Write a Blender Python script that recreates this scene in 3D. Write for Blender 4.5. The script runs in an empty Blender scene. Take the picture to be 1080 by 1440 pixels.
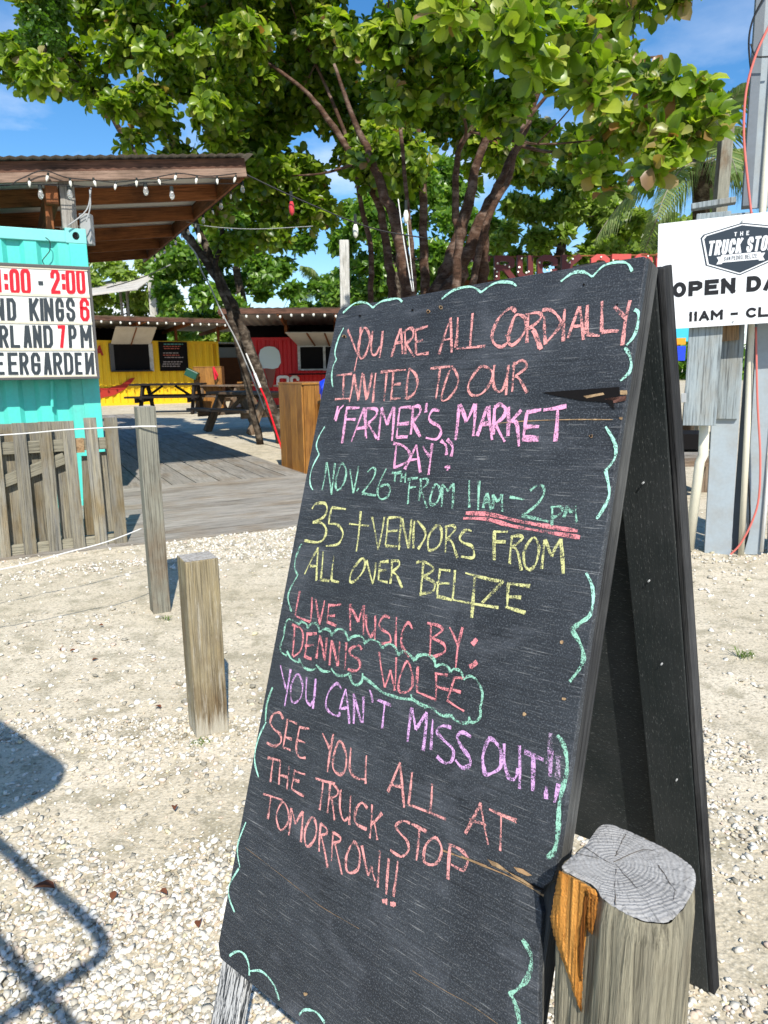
import bpy, math, random
import numpy as np
from mathutils import Vector, Matrix
PI = math.pi
random.seed(7); RNG = np.random.default_rng(7)
S = bpy.context.scene
COL = S.collection

# ------------------------------------------------------------------ camera
CH = 1.35
FPX, PITCH, ROLL = 998.0, math.radians(11.4), math.radians(0.7)
cam_d = bpy.data.cameras.new('camera'); cam = bpy.data.objects.new('camera', cam_d); COL.objects.link(cam)
FW = Vector((0, math.cos(PITCH), -math.sin(PITCH)))
_r0 = Vector((1, 0, 0)); _u0 = _r0.cross(FW)
CR = (_r0 * math.cos(ROLL) - _u0 * math.sin(ROLL)); CU = (_u0 * math.cos(ROLL) + _r0 * math.sin(ROLL))
cam.matrix_world = Matrix(((CR.x, CU.x, -FW.x, 0), (CR.y, CU.y, -FW.y, 0), (CR.z, CU.z, -FW.z, CH), (0, 0, 0, 1)))
cam_d.sensor_fit = 'VERTICAL'; cam_d.sensor_height = 36; cam_d.lens = 36 * FPX / 1440
cam_d.clip_start = 0.05; cam_d.clip_end = 3000
cam_d.dof.use_dof = True; cam_d.dof.focus_distance = 1.35; cam_d.dof.aperture_fstop = 16.0
S.camera = cam
S.render.resolution_x = 768; S.render.resolution_y = 1024

# ------------------------------------------------------------------ sky and sun
SUN_EL, SUN_AZ = math.radians(46), math.radians(12)      # light travels away from the camera and a little left
LD = Vector((-math.sin(SUN_AZ) * math.cos(SUN_EL), math.cos(SUN_AZ) * math.cos(SUN_EL), -math.sin(SUN_EL)))
w = bpy.data.worlds.new('World'); S.world = w; w.use_nodes = True
nt = w.node_tree; nt.nodes.clear()
out = nt.nodes.new('ShaderNodeOutputWorld'); bg = nt.nodes.new('ShaderNodeBackground')
sky = nt.nodes.new('ShaderNodeTexSky'); sky.sky_type = 'NISHITA'; sky.sun_disc = False
sky.sun_elevation = SUN_EL; sky.sun_rotation = math.radians(168); sky.air_density = 1.0; sky.dust_density = 0.3; sky.ozone_density = 3.0
hs = nt.nodes.new('ShaderNodeHueSaturation'); hs.inputs['Saturation'].default_value = 1.3
tc = nt.nodes.new('ShaderNodeTexCoord'); mp = nt.nodes.new('ShaderNodeMapping'); mp.inputs['Scale'].default_value = (1, 1, 2.6)
nz = nt.nodes.new('ShaderNodeTexNoise'); nz.inputs['Scale'].default_value = 2.6; nz.inputs['Detail'].default_value = 9; nz.inputs['Roughness'].default_value = .58
rp = nt.nodes.new('ShaderNodeValToRGB'); rp.color_ramp.elements[0].position = .50; rp.color_ramp.elements[1].position = .68
sx = nt.nodes.new('ShaderNodeSeparateXYZ')
mr = nt.nodes.new('ShaderNodeMapRange'); mr.inputs['From Min'].default_value = .10; mr.inputs['From Max'].default_value = .42
mr.inputs['To Min'].default_value = 1.0; mr.inputs['To Max'].default_value = 0.05
mm = nt.nodes.new('ShaderNodeMath'); mm.operation = 'MULTIPLY'
mx = nt.nodes.new('ShaderNodeMix'); mx.data_type = 'RGBA'; mx.inputs[7].default_value = (7.2, 7.6, 8.2, 1)
L = nt.links.new
L(sky.outputs[0], hs.inputs['Color']); L(tc.outputs['Generated'], mp.inputs[0]); L(mp.outputs[0], nz.inputs['Vector'])
L(nz.outputs[0], rp.inputs[0]); L(tc.outputs['Generated'], sx.inputs[0]); L(sx.outputs['Z'], mr.inputs['Value'])
L(rp.outputs[0], mm.inputs[0]); L(mr.outputs[0], mm.inputs[1]); L(mm.outputs[0], mx.inputs[0]); L(hs.outputs[0], mx.inputs[6])
L(mx.outputs[2], bg.inputs[0]); bg.inputs[1].default_value = 0.13; L(bg.outputs[0], out.inputs[0])
sl = bpy.data.lights.new('sun', 'SUN'); sl.energy = 4.7; sl.angle = math.radians(.5); sl.color = (1, .95, .86)
so = bpy.data.objects.new('sun', sl); COL.objects.link(so); so.rotation_euler = LD.to_track_quat('-Z', 'Y').to_euler()
S.view_settings.view_transform = 'Standard'; S.view_settings.look = 'None'; S.view_settings.gamma = 1
S.view_settings.exposure = 0.45; S.view_settings.use_curve_mapping = False

# ------------------------------------------------------------------ helpers
O = Vector((0, 0, CH))
def ray(x, y): return CR * ((x - 540) / FPX) - CU * ((y - 720) / FPX) + FW
def atz(x, y, z=0.0):
    d = ray(x, y); return O + d * ((z - CH) / d.z)
def atY(x, y, Y):
    d = ray(x, y); return O + d * (Y / d.y)
class Plane:
    def __init__(s, P, ex, ez=Vector((0, 0, 1))):
        s.P = Vector(P); s.ex = Vector(ex).normalized(); s.n = s.ex.cross(Vector(ez)).normalized()
        s.ez = s.n.cross(s.ex).normalized() * -1
        if s.ez.z < 0: s.ez = -s.ez
        if s.n.dot(s.P - O) > 0: s.n = -s.n            # towards the camera
    def px(s, x, y, off=0.0):
        d = ray(x, y); P = s.P + s.n * off
        return O + d * ((P - O).dot(s.n) / d.dot(s.n))
    def uv(s, x, y, off=0.0):
        q = s.px(x, y, off) - s.P; return q.dot(s.ex), q.dot(s.ez)
    def w(s, u, v, off=0.0): return s.P + s.ex * u + s.ez * v + s.n * off

WM = {}
def _link(o, M=None, parent=None):
    COL.objects.link(o); M = M if M is not None else Matrix.Identity(4)
    WM[o.name] = M.copy()
    if parent is not None:
        o.parent = parent; o.matrix_parent_inverse = WM[parent.name].inverted()
    o.matrix_basis = M
    return o
def tag(o, label=None, cat=None, group=None, kind=None):
    if label: o['label'] = label
    if cat: o['category'] = cat
    if group: o['group'] = group
    if kind: o['kind'] = kind
    return o
def thing(name, loc, label, cat, group=None, rz=0.0):
    o = bpy.data.objects.new(name, None); o.empty_display_size = .1
    M = Matrix.Translation(Vector(loc)) @ Matrix.Rotation(rz, 4, 'Z')
    _link(o, M); return tag(o, label, cat, group)
def copy_tree(o, M, label=None, parent=None):
    c = o.copy(); COL.objects.link(c)
    if parent is None:
        c.matrix_basis = M; WM[c.name] = M.copy()
        if label: c['label'] = label
    else: c.parent = parent
    for ch in [x for x in KIDS.get(o.name, [])]: copy_tree(ch, None, None, c)
    return c
KIDS = {}

class MB:
    def __init__(s): s.v = []; s.f = []; s.m = []
    def add(s, vs, fs, mi=0):
        b = len(s.v); s.v += [tuple(v) for v in vs]; s.f += [tuple(b + i for i in f) for f in fs]; s.m += [mi] * len(fs); return s
    def box(s, c, size, R=None, mi=0):
        c = Vector(c); x, y, z = [q / 2 for q in size]
        vs = [Vector((sx * x, sy * y, sz * z)) for sx in (-1, 1) for sy in (-1, 1) for sz in (-1, 1)]
        if R is not None: vs = [R @ v for v in vs]
        return s.add([c + v for v in vs], [(0, 1, 3, 2), (4, 6, 7, 5), (0, 4, 5, 1), (2, 3, 7, 6), (0, 2, 6, 4), (1, 5, 7, 3)], mi)
    def beam(s, p, q, w_, h_, up=(0, 0, 1), mi=0):
        p, q = Vector(p), Vector(q); M = frame(p, q, up); L_ = (q - p).length
        return s.box((p + q) / 2, (L_, w_, h_), M.to_3x3(), mi)
    def tube(s, pts, r, n=8, caps=True, mi=0):
        pts = [Vector(p) for p in pts]; rs = r if isinstance(r, (list, tuple)) else [r] * len(pts)
        b = len(s.v); ref = Vector((0.13, .27, 1)).normalized(); N = len(pts)
        for i, p in enumerate(pts):
            t = (pts[min(i + 1, N - 1)] - pts[max(i - 1, 0)]).normalized()
            a = t.cross(ref)
            if a.length < .05: a = t.cross(Vector((1, 0, 0)))
            a.normalize(); c = t.cross(a)
            for k in range(n): s.v.append(tuple(p + (a * math.cos(2 * PI * k / n) + c * math.sin(2 * PI * k / n)) * rs[i]))
        for i in range(N - 1):
            for k in range(n):
                k2 = (k + 1) % n; s.f.append((b + i * n + k, b + i * n + k2, b + (i + 1) * n + k2, b + (i + 1) * n + k)); s.m.append(mi)
        if caps:
            s.f.append(tuple(b + k for k in range(n))[::-1]); s.m.append(mi)
            s.f.append(tuple(b + (N - 1) * n + k for k in range(n))); s.m.append(mi)
        return s
    def prism(s, poly, d, mi=0):
        poly = [Vector(p) for p in poly]; n = len(poly); d = Vector(d)
        return s.add(poly + [p + d for p in poly], [tuple(range(n)), tuple(range(2 * n - 1, n - 1, -1))] + [(i, i + n, (i + 1) % n + n, (i + 1) % n) for i in range(n)], mi)
    def ico(s, c, r, sc=(1, 1, 1), mi=0):
        c = Vector(c); return s.add([c + Vector((v[0] * sc[0], v[1] * sc[1], v[2] * sc[2])) * r for v in ICO_V.tolist()], ICO_F.tolist(), mi)
    def build(s, name, mats, parent=None, M=None, smooth=False, bevel=0, fix=True):
        me = bpy.data.meshes.new(name); vs = s.v
        if M is not None:
            Mi = M.inverted(); vs = [tuple(Mi @ Vector(v)) for v in vs]
        me.from_pydata(vs, [], s.f)
        for m in (mats if isinstance(mats, (list, tuple)) else [mats]): me.materials.append(m)
        me.polygons.foreach_set('material_index', s.m)
        if smooth: me.polygons.foreach_set('use_smooth', [True] * len(me.polygons))
        if fix:
            import bmesh
            bm = bmesh.new(); bm.from_mesh(me); bmesh.ops.recalc_face_normals(bm, faces=bm.faces); bm.to_mesh(me); bm.free()
        me.update()
        o = bpy.data.objects.new(name, me); _link(o, M, parent)
        if parent is not None: KIDS.setdefault(parent.name, []).append(o)
        if bevel:
            b = o.modifiers.new('bevel', 'BEVEL'); b.width = bevel; b.segments = 2; b.limit_method = 'ANGLE'
        return o
def frame(p, q, up=(0, 0, 1)):
    x = (Vector(q) - Vector(p)).normalized(); up = Vector(up)
    y = up.cross(x)
    if y.length < 1e-3: y = Vector((0, 1, 0)).cross(x)
    y.normalize(); z = x.cross(y)
    return Matrix(((x.x, y.x, z.x, 0), (x.y, y.y, z.y, 0), (x.z, y.z, z.z, 0), (0, 0, 0, 1)))
def board(name, p, q, wd, th, mat, parent=None, up=(0, 0, 1), bevel=0, M0=None):
    """one timber: local X runs along it, local Y is its width, local Z (thickness) points along up"""
    p, q = Vector(p), Vector(q); R = frame(p, q, up); M = Matrix.Translation((p + q) / 2) @ R
    m = MB(); m.box((0, 0, 0), ((q - p).length, wd, th))
    o = m.build(name, mat, None, None, bevel=bevel, fix=False)
    o.matrix_basis = M; WM[o.name] = M.copy()
    if parent is not None:
        o.parent = parent; o.matrix_parent_inverse = WM[parent.name].inverted(); KIDS.setdefault(parent.name, []).append(o)
    return o
_t = (1 + 5 ** .5) / 2
ICO_V = np.array([(-1, _t, 0), (1, _t, 0), (-1, -_t, 0), (1, -_t, 0), (0, -1, _t), (0, 1, _t), (0, -1, -_t), (0, 1, -_t), (_t, 0, -1), (_t, 0, 1), (-_t, 0, -1), (-_t, 0, 1)], float)
ICO_V /= np.linalg.norm(ICO_V[0])
ICO_F = np.array([(0, 11, 5), (0, 5, 1), (0, 1, 7), (0, 7, 10), (0, 10, 11), (1, 5, 9), (5, 11, 4), (11, 10, 2), (10, 7, 6), (7, 1, 8), (3, 9, 4), (3, 4, 2), (3, 2, 6), (3, 6, 8), (3, 8, 9), (4, 9, 5), (2, 4, 11), (6, 2, 10), (8, 6, 7), (9, 8, 1)])
def np_mesh(name, V, F, mats, parent=None, tint=None, smooth=False, label=None):
    """V (n,3); F list of equal-size faces (m,k)"""
    me = bpy.data.meshes.new(name); Fs = F if isinstance(F, list) else [F]
    nv = len(V); me.vertices.add(nv); me.vertices.foreach_set('co', np.ascontiguousarray(V, dtype=np.float32).ravel())
    loops = np.concatenate([f.ravel() for f in Fs]); cnt = np.concatenate([np.full(len(f), f.shape[1]) for f in Fs])
    me.loops.add(len(loops)); me.loops.foreach_set('vertex_index', loops.astype(np.int32))
    me.polygons.add(len(cnt)); st = np.concatenate([[0], np.cumsum(cnt)[:-1]])
    me.polygons.foreach_set('loop_start', st.astype(np.int32)); me.polygons.foreach_set('loop_total', cnt.astype(np.int32))
    if smooth: me.polygons.foreach_set('use_smooth', np.ones(len(cnt), bool))
    me.update(calc_edges=True); me.validate()
    if tint is not None:
        a = me.attributes.new('tint', 'FLOAT', 'POINT'); a.data.foreach_set('value', tint.astype(np.float32))
    for m in (mats if isinstance(mats, (list, tuple)) else [mats]): me.materials.append(m)
    o = bpy.data.objects.new(name, me); _link(o, None, parent)
    if parent is not None: KIDS.setdefault(parent.name, []).append(o)
    return o
def catmull(pts, k=5):
    if len(pts) < 3: return [Vector(p) for p in pts]
    P = [Vector(p) for p in pts]; closed = (P[0] - P[-1]).length < 1e-6; o = []
    n = len(P)
    for i in range(n - 1):
        a = P[i - 1] if i > 0 else (P[-2] if closed else P[0]); b = P[i]; c = P[i + 1]
        d = P[i + 2] if i + 2 < n else (P[1] if closed else P[-1])
        for j in range(k):
            t = j / k; o.append(.5 * ((2 * b) + (c - a) * t + (2 * a - 5 * b + 4 * c - d) * t * t + (3 * b - a - 3 * c + d) * t ** 3))
    o.append(P[-1]); return o
def ribbon(mb, pts, wd, n, th=0.0, mi=0, jit=0.0):
    """flat stroke of width wd along 3D points lying on a plane of normal n; th > 0 gives it thickness"""
    P = [Vector(p) for p in pts]; n = Vector(n); Lf = []; Rt = []
    closed = (P[0] - P[-1]).length < 1e-6 and len(P) > 3; ph_ = random.uniform(0, 6) if jit else 0
    for i, p in enumerate(P):
        a = (p - P[i - 1]) if i > 0 else (P[-1] - P[-2] if closed else None); b = (P[i + 1] - p) if i + 1 < len(P) else (P[1] - P[0] if closed else None)
        a = (a or b).normalized(); b = (b or a).normalized()
        t = a + b
        t = t.normalized() if t.length > .2 else a
        s = t.cross(n).normalized(); k = 1 / max(.5, s.dot(a.cross(n).normalized()))
        h = wd / 2 * k * ((1 + random.uniform(-jit, jit) + .28 * math.sin(i * .55 + ph_)) if jit else 1)
        Lf.append(p + s * h); Rt.append(p - s * h)
    N = len(P); b = len(mb.v)
    if th <= 0:
        mb.v += [tuple(q) for q in Lf + Rt]
        for i in range(N - 1): mb.f.append((b + i, b + i + 1, b + N + i + 1, b + N + i)); mb.m.append(mi)
    else:
        o = n * th; mb.v += [tuple(q) for q in Lf + Rt] + [tuple(q + o) for q in Lf + Rt]
        for i in range(N - 1):
            for f in ((b + 2 * N + i, b + 3 * N + i, b + 3 * N + i + 1, b + 2 * N + i + 1), (b + i, b + 2 * N + i, b + 2 * N + i + 1, b + i + 1), (b + N + i, b + N + i + 1, b + 3 * N + i + 1, b + 3 * N + i)):
                mb.f.append(f); mb.m.append(mi)
        for i in (0, N - 1): mb.f.append((b + i, b + N + i, b + 3 * N + i, b + 2 * N + i)); mb.m.append(mi)

# ------------------------------------------------------------------ materials
def mat(name, col=(.5, .5, .5), rough=.7, spec=.3, metal=0.0):
    m = bpy.data.materials.new(name); m.use_nodes = True; b = m.node_tree.nodes['Principled BSDF']
    b.inputs['Base Color'].default_value = (*col, 1); b.inputs['Roughness'].default_value = rough
    b.inputs['Specular IOR Level'].default_value = spec; b.inputs['Metallic'].default_value = metal
    return m
class NT:
    def __init__(s, m): s.t = m.node_tree; s.b = s.t.nodes['Principled BSDF']; s.out = s.t.nodes['Material Output']
    def n(s, ty, **k):
        x = s.t.nodes.new(ty)
        for a, v in k.items(): setattr(x, a, v)
        return x
    def l(s, a, b): s.t.links.new(a, b)
    def coord(s, scale=(1, 1, 1), kind='Object', rnd=False):
        c = s.n('ShaderNodeTexCoord'); m = s.n('ShaderNodeMapping'); m.inputs['Scale'].default_value = scale; s.l(c.outputs[kind], m.inputs[0])
        if rnd:
            oi = s.n('ShaderNodeObjectInfo'); mu = s.n('ShaderNodeMath', operation='MULTIPLY'); mu.inputs[1].default_value = 37.0
            s.l(oi.outputs['Random'], mu.inputs[0]); s.l(mu.outputs[0], m.inputs['Location'])
        return m.outputs[0]
    def noise(s, vec, scale, detail=4, rough=.55, dist=0.0):
        x = s.n('ShaderNodeTexNoise'); x.inputs['Scale'].default_value = scale; x.inputs['Detail'].default_value = detail; x.inputs['Roughness'].default_value = rough; x.inputs['Distortion'].default_value = dist
        s.l(vec, x.inputs['Vector']); return x.outputs[0]
    def voro(s, vec, scale, feature='F1', out='Distance', rnd=1.0):
        x = s.n('ShaderNodeTexVoronoi', feature=feature); x.inputs['Scale'].default_value = scale; x.inputs['Randomness'].default_value = rnd; s.l(vec, x.inputs['Vector']); return x.outputs[out]
    def ramp(s, f, stops):
        x = s.n('ShaderNodeValToRGB'); e = x.color_ramp.elements
        while len(e) < len(stops): e.new(.5)
        for i, (p, c) in enumerate(stops): e[i].position = p; e[i].color = (*c, 1) if isinstance(c, tuple) else (c, c, c, 1)
        s.l(f, x.inputs[0]); return x.outputs[0]
    def mix(s, f, a, b, bt='MIX'):
        x = s.n('ShaderNodeMix', data_type='RGBA', blend_type=bt)
        for i, v in ((0, f), (6, a), (7, b)):
            if isinstance(v, (int, float)): x.inputs[i].default_value = v
            elif isinstance(v, tuple): x.inputs[i].default_value = (*v, 1)
            else: s.l(v, x.inputs[i])
        return x.outputs[2]
    def math(s, op, a, b=None):
        x = s.n('ShaderNodeMath', operation=op)
        for i, v in ((0, a), (1, b)):
            if v is None: continue
            if isinstance(v, (int, float)): x.inputs[i].default_value = v
            else: s.l(v, x.inputs[i])
        return x.outputs[0]
    def rnd(s): return s.n('ShaderNodeObjectInfo').outputs['Random']
    def color(s, c): s.l(c, s.b.inputs['Base Color'])
    def bump(s, h, strength=.3, dist=.01):
        x = s.n('ShaderNodeBump'); x.inputs['Strength'].default_value = strength; x.inputs['Distance'].default_value = dist
        s.l(h, x.inputs['Height']); s.l(x.outputs[0], s.b.inputs['Normal'])
def wood(name, c1, c2, c3=None, g=1.0, rough=.85, bump=.5, var=.35, spec=.15, fine=55):
    m = mat(name, c1, rough, spec); t = NT(m)
    v = t.coord((1.0 * g, fine * .16 * g, fine * .16 * g), rnd=True); n1 = t.noise(v, 3.2, 6, .65, .6)
    v2 = t.coord((1.6 * g, fine * g, fine * g), rnd=True); n2 = t.noise(v2, 2.2, 4, .7, .2)
    v3 = t.coord((1, 2, 2), rnd=True); n3 = t.noise(v3, 2.0 * g, 5, .6)
    base = t.mix(t.ramp(n1, [(.35, 0.0), (.65, 1.0)]), c1, c2)
    if c3: base = t.mix(t.ramp(n3, [(.48, 0.0), (.66, 1.0)]), base, c3)
    dark = t.ramp(n2, [(.37, .26), (.46, .72), (.57, 1.0)])
    base = t.mix(.8, base, dark, 'MULTIPLY')
    vr = t.ramp(t.rnd(), [(0, 1 - var), (1, 1.0)])
    t.color(t.mix(1.0, base, vr, 'MULTIPLY')); t.bump(n2, bump, .006)
    return m
def paint(name, col, dirt=(.2, .17, .12), amt=.25, rough=.5, scale=6, bump=.05, spec=.4):
    m = mat(name, col, rough, spec); t = NT(m)
    n = t.noise(t.coord((1, 1, .35)), scale, 7, .62); n2 = t.noise(t.coord(), scale * 9, 4, .6)
    f = t.ramp(n, [(.45, 0.0), (.8, amt)]); c = t.mix(f, col, dirt)
    t.color(t.mix(.25, c, t.ramp(n2, [(.35, .75), (.6, 1.0)]), 'MULTIPLY')); t.bump(n2, bump * 4, .002)
    return m

# ground
m_ground = mat('sand_and_limestone_dust', (.5, .45, .36), .95, .05); t = NT(m_ground)
v = t.coord(kind='Object'); n1 = t.noise(v, 1.1, 7, .6); n2 = t.noise(v, 7, 6, .65); n3 = t.noise(v, 60, 4, .7)
vd = t.voro(v, 95, 'F1'); vc = t.voro(v, 95, 'F1', 'Color'); vd2 = t.voro(v, 38, 'F1')
c = t.mix(t.ramp(n1, [(.38, 0.0), (.62, 1.0)]), (.50, .435, .315), (.64, .565, .435))
c = t.mix(t.ramp(n2, [(.49, 0.0), (.63, .8)]), c, (.31, .275, .19))
c = t.mix(t.ramp(vd, [(.0, .75), (.42, 0.0)]), c, (.68, .635, .52))
c = t.mix(t.ramp(n3, [(.34, .9), (.50, 0.0)]), c, (.28, .25, .185))
t.color(c); h = t.math('ADD', t.math('MULTIPLY', vd, -0.6), n3); t.bump(h, .55, .006)
m_stone = mat('crushed_limestone', (.7, .66, .58), .9, .1); t = NT(m_stone)
at = t.n('ShaderNodeAttribute', attribute_name='tint'); n = t.noise(t.coord(), 160, 3, .6)
c = t.ramp(at.outputs['Fac'], [(0, (.26, .24, .19)), (.22, (.50, .46, .38)), (.5, (.68, .65, .57)), (.80, (.78, .755, .68)), (.93, (.65, .51, .41)), (1, (.58, .54, .36))])
t.color(t.mix(.35, c, t.ramp(n, [(.3, .6), (.6, 1.0)]), 'MULTIPLY')); t.bump(n, .3, .003)
# timbers
m_post = wood('weathered_yellow_post', (.38, .305, .17), (.28, .24, .165), (.17, .115, .06), g=1.0, bump=1.0, fine=85, var=.1)
def dusty(base, name, L_):
    m = base.copy(); m.name = name; t = NT(m); lk = t.b.inputs['Base Color'].links[0].from_socket; c = t.n('ShaderNodeTexCoord'); sp_ = t.n('ShaderNodeSeparateXYZ'); t.l(c.outputs['Object'], sp_.inputs[0])
    nn_ = t.noise(t.coord((4, 60, 60)), 2.0, 5, .7); f = t.math('ADD', t.math('MULTIPLY', sp_.outputs[0], -1.0), t.math('MULTIPLY', nn_, .30)); f2 = t.ramp(f, [(.12 + L_ * .28, 0.0), (.15 + L_ * .34, .85)])
    n3_ = t.noise(t.coord((3, 40, 40)), 1.6, 6, .75); wht = t.ramp(n3_, [(.53, 0.0), (.64, .6)])
    t.color(t.mix(f2, t.mix(wht, lk, (.50, .46, .38)), (.50, .46, .37))); return m
m_shortpost = dusty(m_post, 'weathered_short_post', .78)
m_tall = wood('weathered_grey_green_post', (.30, .29, .23), (.25, .245, .20), (.20, .15, .10), bump=.9, fine=80, var=.1)
m_fence = wood('weathered_fence_wood', (.38, .34, .245), (.26, .25, .22), (.27, .21, .12), bump=1.0, var=.3, fine=75)
m_rail = wood('fence_rail_wood', (.38, .35, .26), (.31, .29, .22), bump=.7)
m_deck = wood('grey_deck_boards', (.40, .37, .32), (.33, .305, .265), (.30, .25, .19), g=.8, bump=.5, var=.22)
m_brownw = wood('stained_rafter_wood', (.34, .125, .045), (.25, .09, .032), (.15, .06, .025), rough=.6, var=.35)
m_fascia = wood('faded_fascia_wood', (.21, .105, .07), (.14, .07, .045), (.07, .04, .028), rough=.7)
m_fascia2 = wood('faded_pink_trim_wood', (.34, .23, .17), (.27, .18, .13), (.15, .10, .07), rough=.8)
m_greyw = wood('silvery_wood', (.42, .40, .36), (.33, .31, .28), (.24, .21, .18), bump=.7, var=.12)
m_orange = wood('varnished_orange_boards', (.46, .215, .045), (.36, .155, .03), (.27, .11, .022), rough=.45, var=.3, spec=.4, bump=.2)
m_browntab = wood('brown_table_wood', (.25, .17, .11), (.17, .115, .075), (.30, .24, .18), var=.3)
m_blacktab = wood('dark_table_wood', (.035, .028, .024), (.02, .017, .016), var=.3)
m_whitew = wood('white_painted_post', (.68, .67, .63), (.55, .54, .50), (.40, .38, .33), bump=.4, var=.08)
m_greypaint = paint('grey_painted_plywood', (.33, .38, .41), (.25, .20, .13), .45, .75, 5)
m_greypost = wood('grey_stained_wood', (.36, .405, .41), (.30, .345, .36), (.30, .30, .27), bump=.5, var=.12, fine=40)
m_greydark = paint('darkened_grey_paint', (.16, .185, .21), (.1, .09, .07), .3, .75, 5)
# board
def blackboard(name, sc=1.0, chalkdust=.5):
    m = mat(name, (.03, .034, .042), .62, .35); t = NT(m)
    v = t.coord((3 * sc, 90 * sc, 90 * sc)); g1 = t.noise(v, 2.4, 5, .75)
    v2 = t.coord((10 * sc, 330 * sc, 330 * sc)); g2 = t.noise(v2, 1.6, 3, .7)
    big = t.noise(t.coord(), 5.5, 6, .62); sp = t.noise(t.coord(), 420, 2, .6)
    c = t.mix(t.ramp(big, [(.35, 0.0), (.7, 1.0)]), (.017, .020, .025), (.038, .044, .052))
    st = t.math('MULTIPLY', t.ramp(g2, [(.60, 0.0), (.67, 1.0)]), t.ramp(big, [(.35, .3), (.62, 1.0)]))
    st = t.math('MULTIPLY', st, t.ramp(g1, [(.4, .25), (.55, 1.0)]))
    hz_ = t.noise(t.coord((1, 1.4, 1)), 8, 5, .6, .8); c = t.mix(t.ramp(hz_, [(.52, 0.0), (.74, .42)]), c, (.13, .14, .16))
    c = t.mix(t.math('MULTIPLY', st, .75), c, (.34, .34, .33))
    c = t.mix(t.math('MULTIPLY', t.ramp(sp, [(.52, 0.0), (.72, 1.0)]), chalkdust), c, (.19, .21, .23))
    c = t.mix(.6, c, t.ramp(g1, [(.34, .25), (.5, 1.0)]), 'MULTIPLY')
    t.color(c); t.bump(t.math('ADD', t.math('MULTIPLY', g1, .7), t.math('MULTIPLY', g2, .5)), .55, .0022)
    return m
m_black = blackboard('weathered_black_chalkboard')
m_blackin = mat('black_paint_with_dust', (.012, .014, .014), .6, .25); t = NT(m_blackin)
sp = t.noise(t.coord((90, 420, 420)), 1.5, 3, .7); n = t.noise(t.coord(), 4, 5, .6)
c = t.mix(t.ramp(n, [(.4, 0.0), (.75, .7)]), (.016, .021, .021), (.050, .052, .052))
t.color(t.mix(t.ramp(sp, [(.60, 0.0), (.74, .6)]), c, (.30, .30, .29))); t.bump(t.noise(t.coord((2, 60, 60)), 3, 4), .5, .002)
m_edge = wood('worn_black_timber', (.062, .062, .06), (.038, .038, .04), (.15, .15, .14), fine=90, bump=1.0, var=.1)
m_edgeback = wood('black_painted_edge_timber', (.045, .045, .044), (.03, .03, .032), (.10, .10, .10), fine=90, bump=1.0, var=.1)
m_leg = mat('scratched_black_leg', (.03, .032, .036), .7, .3); t = NT(m_leg)
sp = t.noise(t.coord((14, 170, 170)), 1.8, 4, .75); t.color(t.mix(t.ramp(sp, [(.46, 0.0), (.53, 1.0)]), (.03, .034, .04), (.50, .50, .49))); t.bump(sp, .5, .002)
m_rawwood = wood('raw_split_plywood', (.52, .36, .20), (.38, .23, .12), var=.3)
m_redwood = wood('reddish_ply_layer', (.20, .10, .075), (.13, .06, .045), var=.2)
def chalk(name, col, cov=.5):
    m = bpy.data.materials.new(name); m.use_nodes = True; t = NT(m)
    t.b.inputs['Base Color'].default_value = (*col, 1); t.b.inputs['Roughness'].default_value = 1; t.b.inputs['Specular IOR Level'].default_value = 0
    n = t.noise(t.coord(), 420, 4, .85); n2 = t.noise(t.coord((1, 1, 1)), 60, 3, .6)
    f = t.math('ADD', n, t.math('MULTIPLY', t.math('SUBTRACT', n2, .5), .5))
    a = t.ramp(f, [(cov - .09, 0.0), (cov + .03, 1.0)])
    tr = t.n('ShaderNodeBsdfTransparent'); mxs = t.n('ShaderNodeMixShader'); t.l(a, mxs.inputs[0]); t.l(tr.outputs[0], mxs.inputs[1]); t.l(t.b.outputs[0], mxs.inputs[2]); t.l(mxs.outputs[0], t.out.inputs[0])
    return m
ck = {'salmon': chalk('salmon_chalk', (.74, .33, .31), .50), 'pink': chalk('pink_chalk', (.76, .36, .56), .47), 'violet': chalk('violet_chalk', (.66, .38, .68), .50),
      'green': chalk('mint_chalk', (.30, .58, .44), .51), 'yellow': chalk('yellow_chalk', (.62, .61, .27), .50), 'red': chalk('red_chalk', (.74, .26, .28), .50), 'mint': chalk('pale_mint_chalk', (.40, .74, .60), .47),
      'smudge': chalk('smudged_violet_chalk', (.50, .36, .52), .58)}
# painted metal and others
m_turq = paint('turquoise_container_paint', (.09, .62, .52), (.16, .30, .25), .5, .45, 4)
m_turqpale = paint('pale_turquoise_container_rail', (.19, .60, .56), (.3, .4, .38), .3, .45, 4)
m_yel = paint('yellow_container_paint', (.80, .50, .01), (.4, .25, .05), .3, .5, 2)
m_redc = paint('red_container_paint', (.52, .012, .015), (.2, .02, .02), .3, .5, 2)
m_white = paint('white_sheet_metal', (.82, .83, .84), (.6, .6, .58), .12, .35, 3)
m_panel = paint('aged_white_sign_panel', (.78, .78, .74), (.62, .56, .42), .35, .5, 3)
m_cream = paint('cream_rail', (.66, .60, .46), (.4, .35, .25), .4, .6, 9)
m_ink = mat('black_print', (.012, .012, .014), .5, .3); m_inkgrey = mat('dark_grey_letters', (.035, .045, .052), .5, .3)
m_red = mat('red_letters', (.75, .008, .02), .4, .4); m_navy = mat('charcoal_badge_print', (.028, .04, .055), .5, .3)
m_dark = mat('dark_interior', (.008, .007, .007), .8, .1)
m_frame = paint('bronze_sign_frame', (.09, .085, .08), (.05, .05, .05), .3, .5, 6)
m_roofw = paint('white_ceiling_board', (.80, .79, .76), (.5, .47, .42), .2, .8, 3)
m_tin = paint('galvanised_tin_roof', (.36, .35, .33), (.22, .15, .10), .6, .55, 3, spec=.5)
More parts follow.
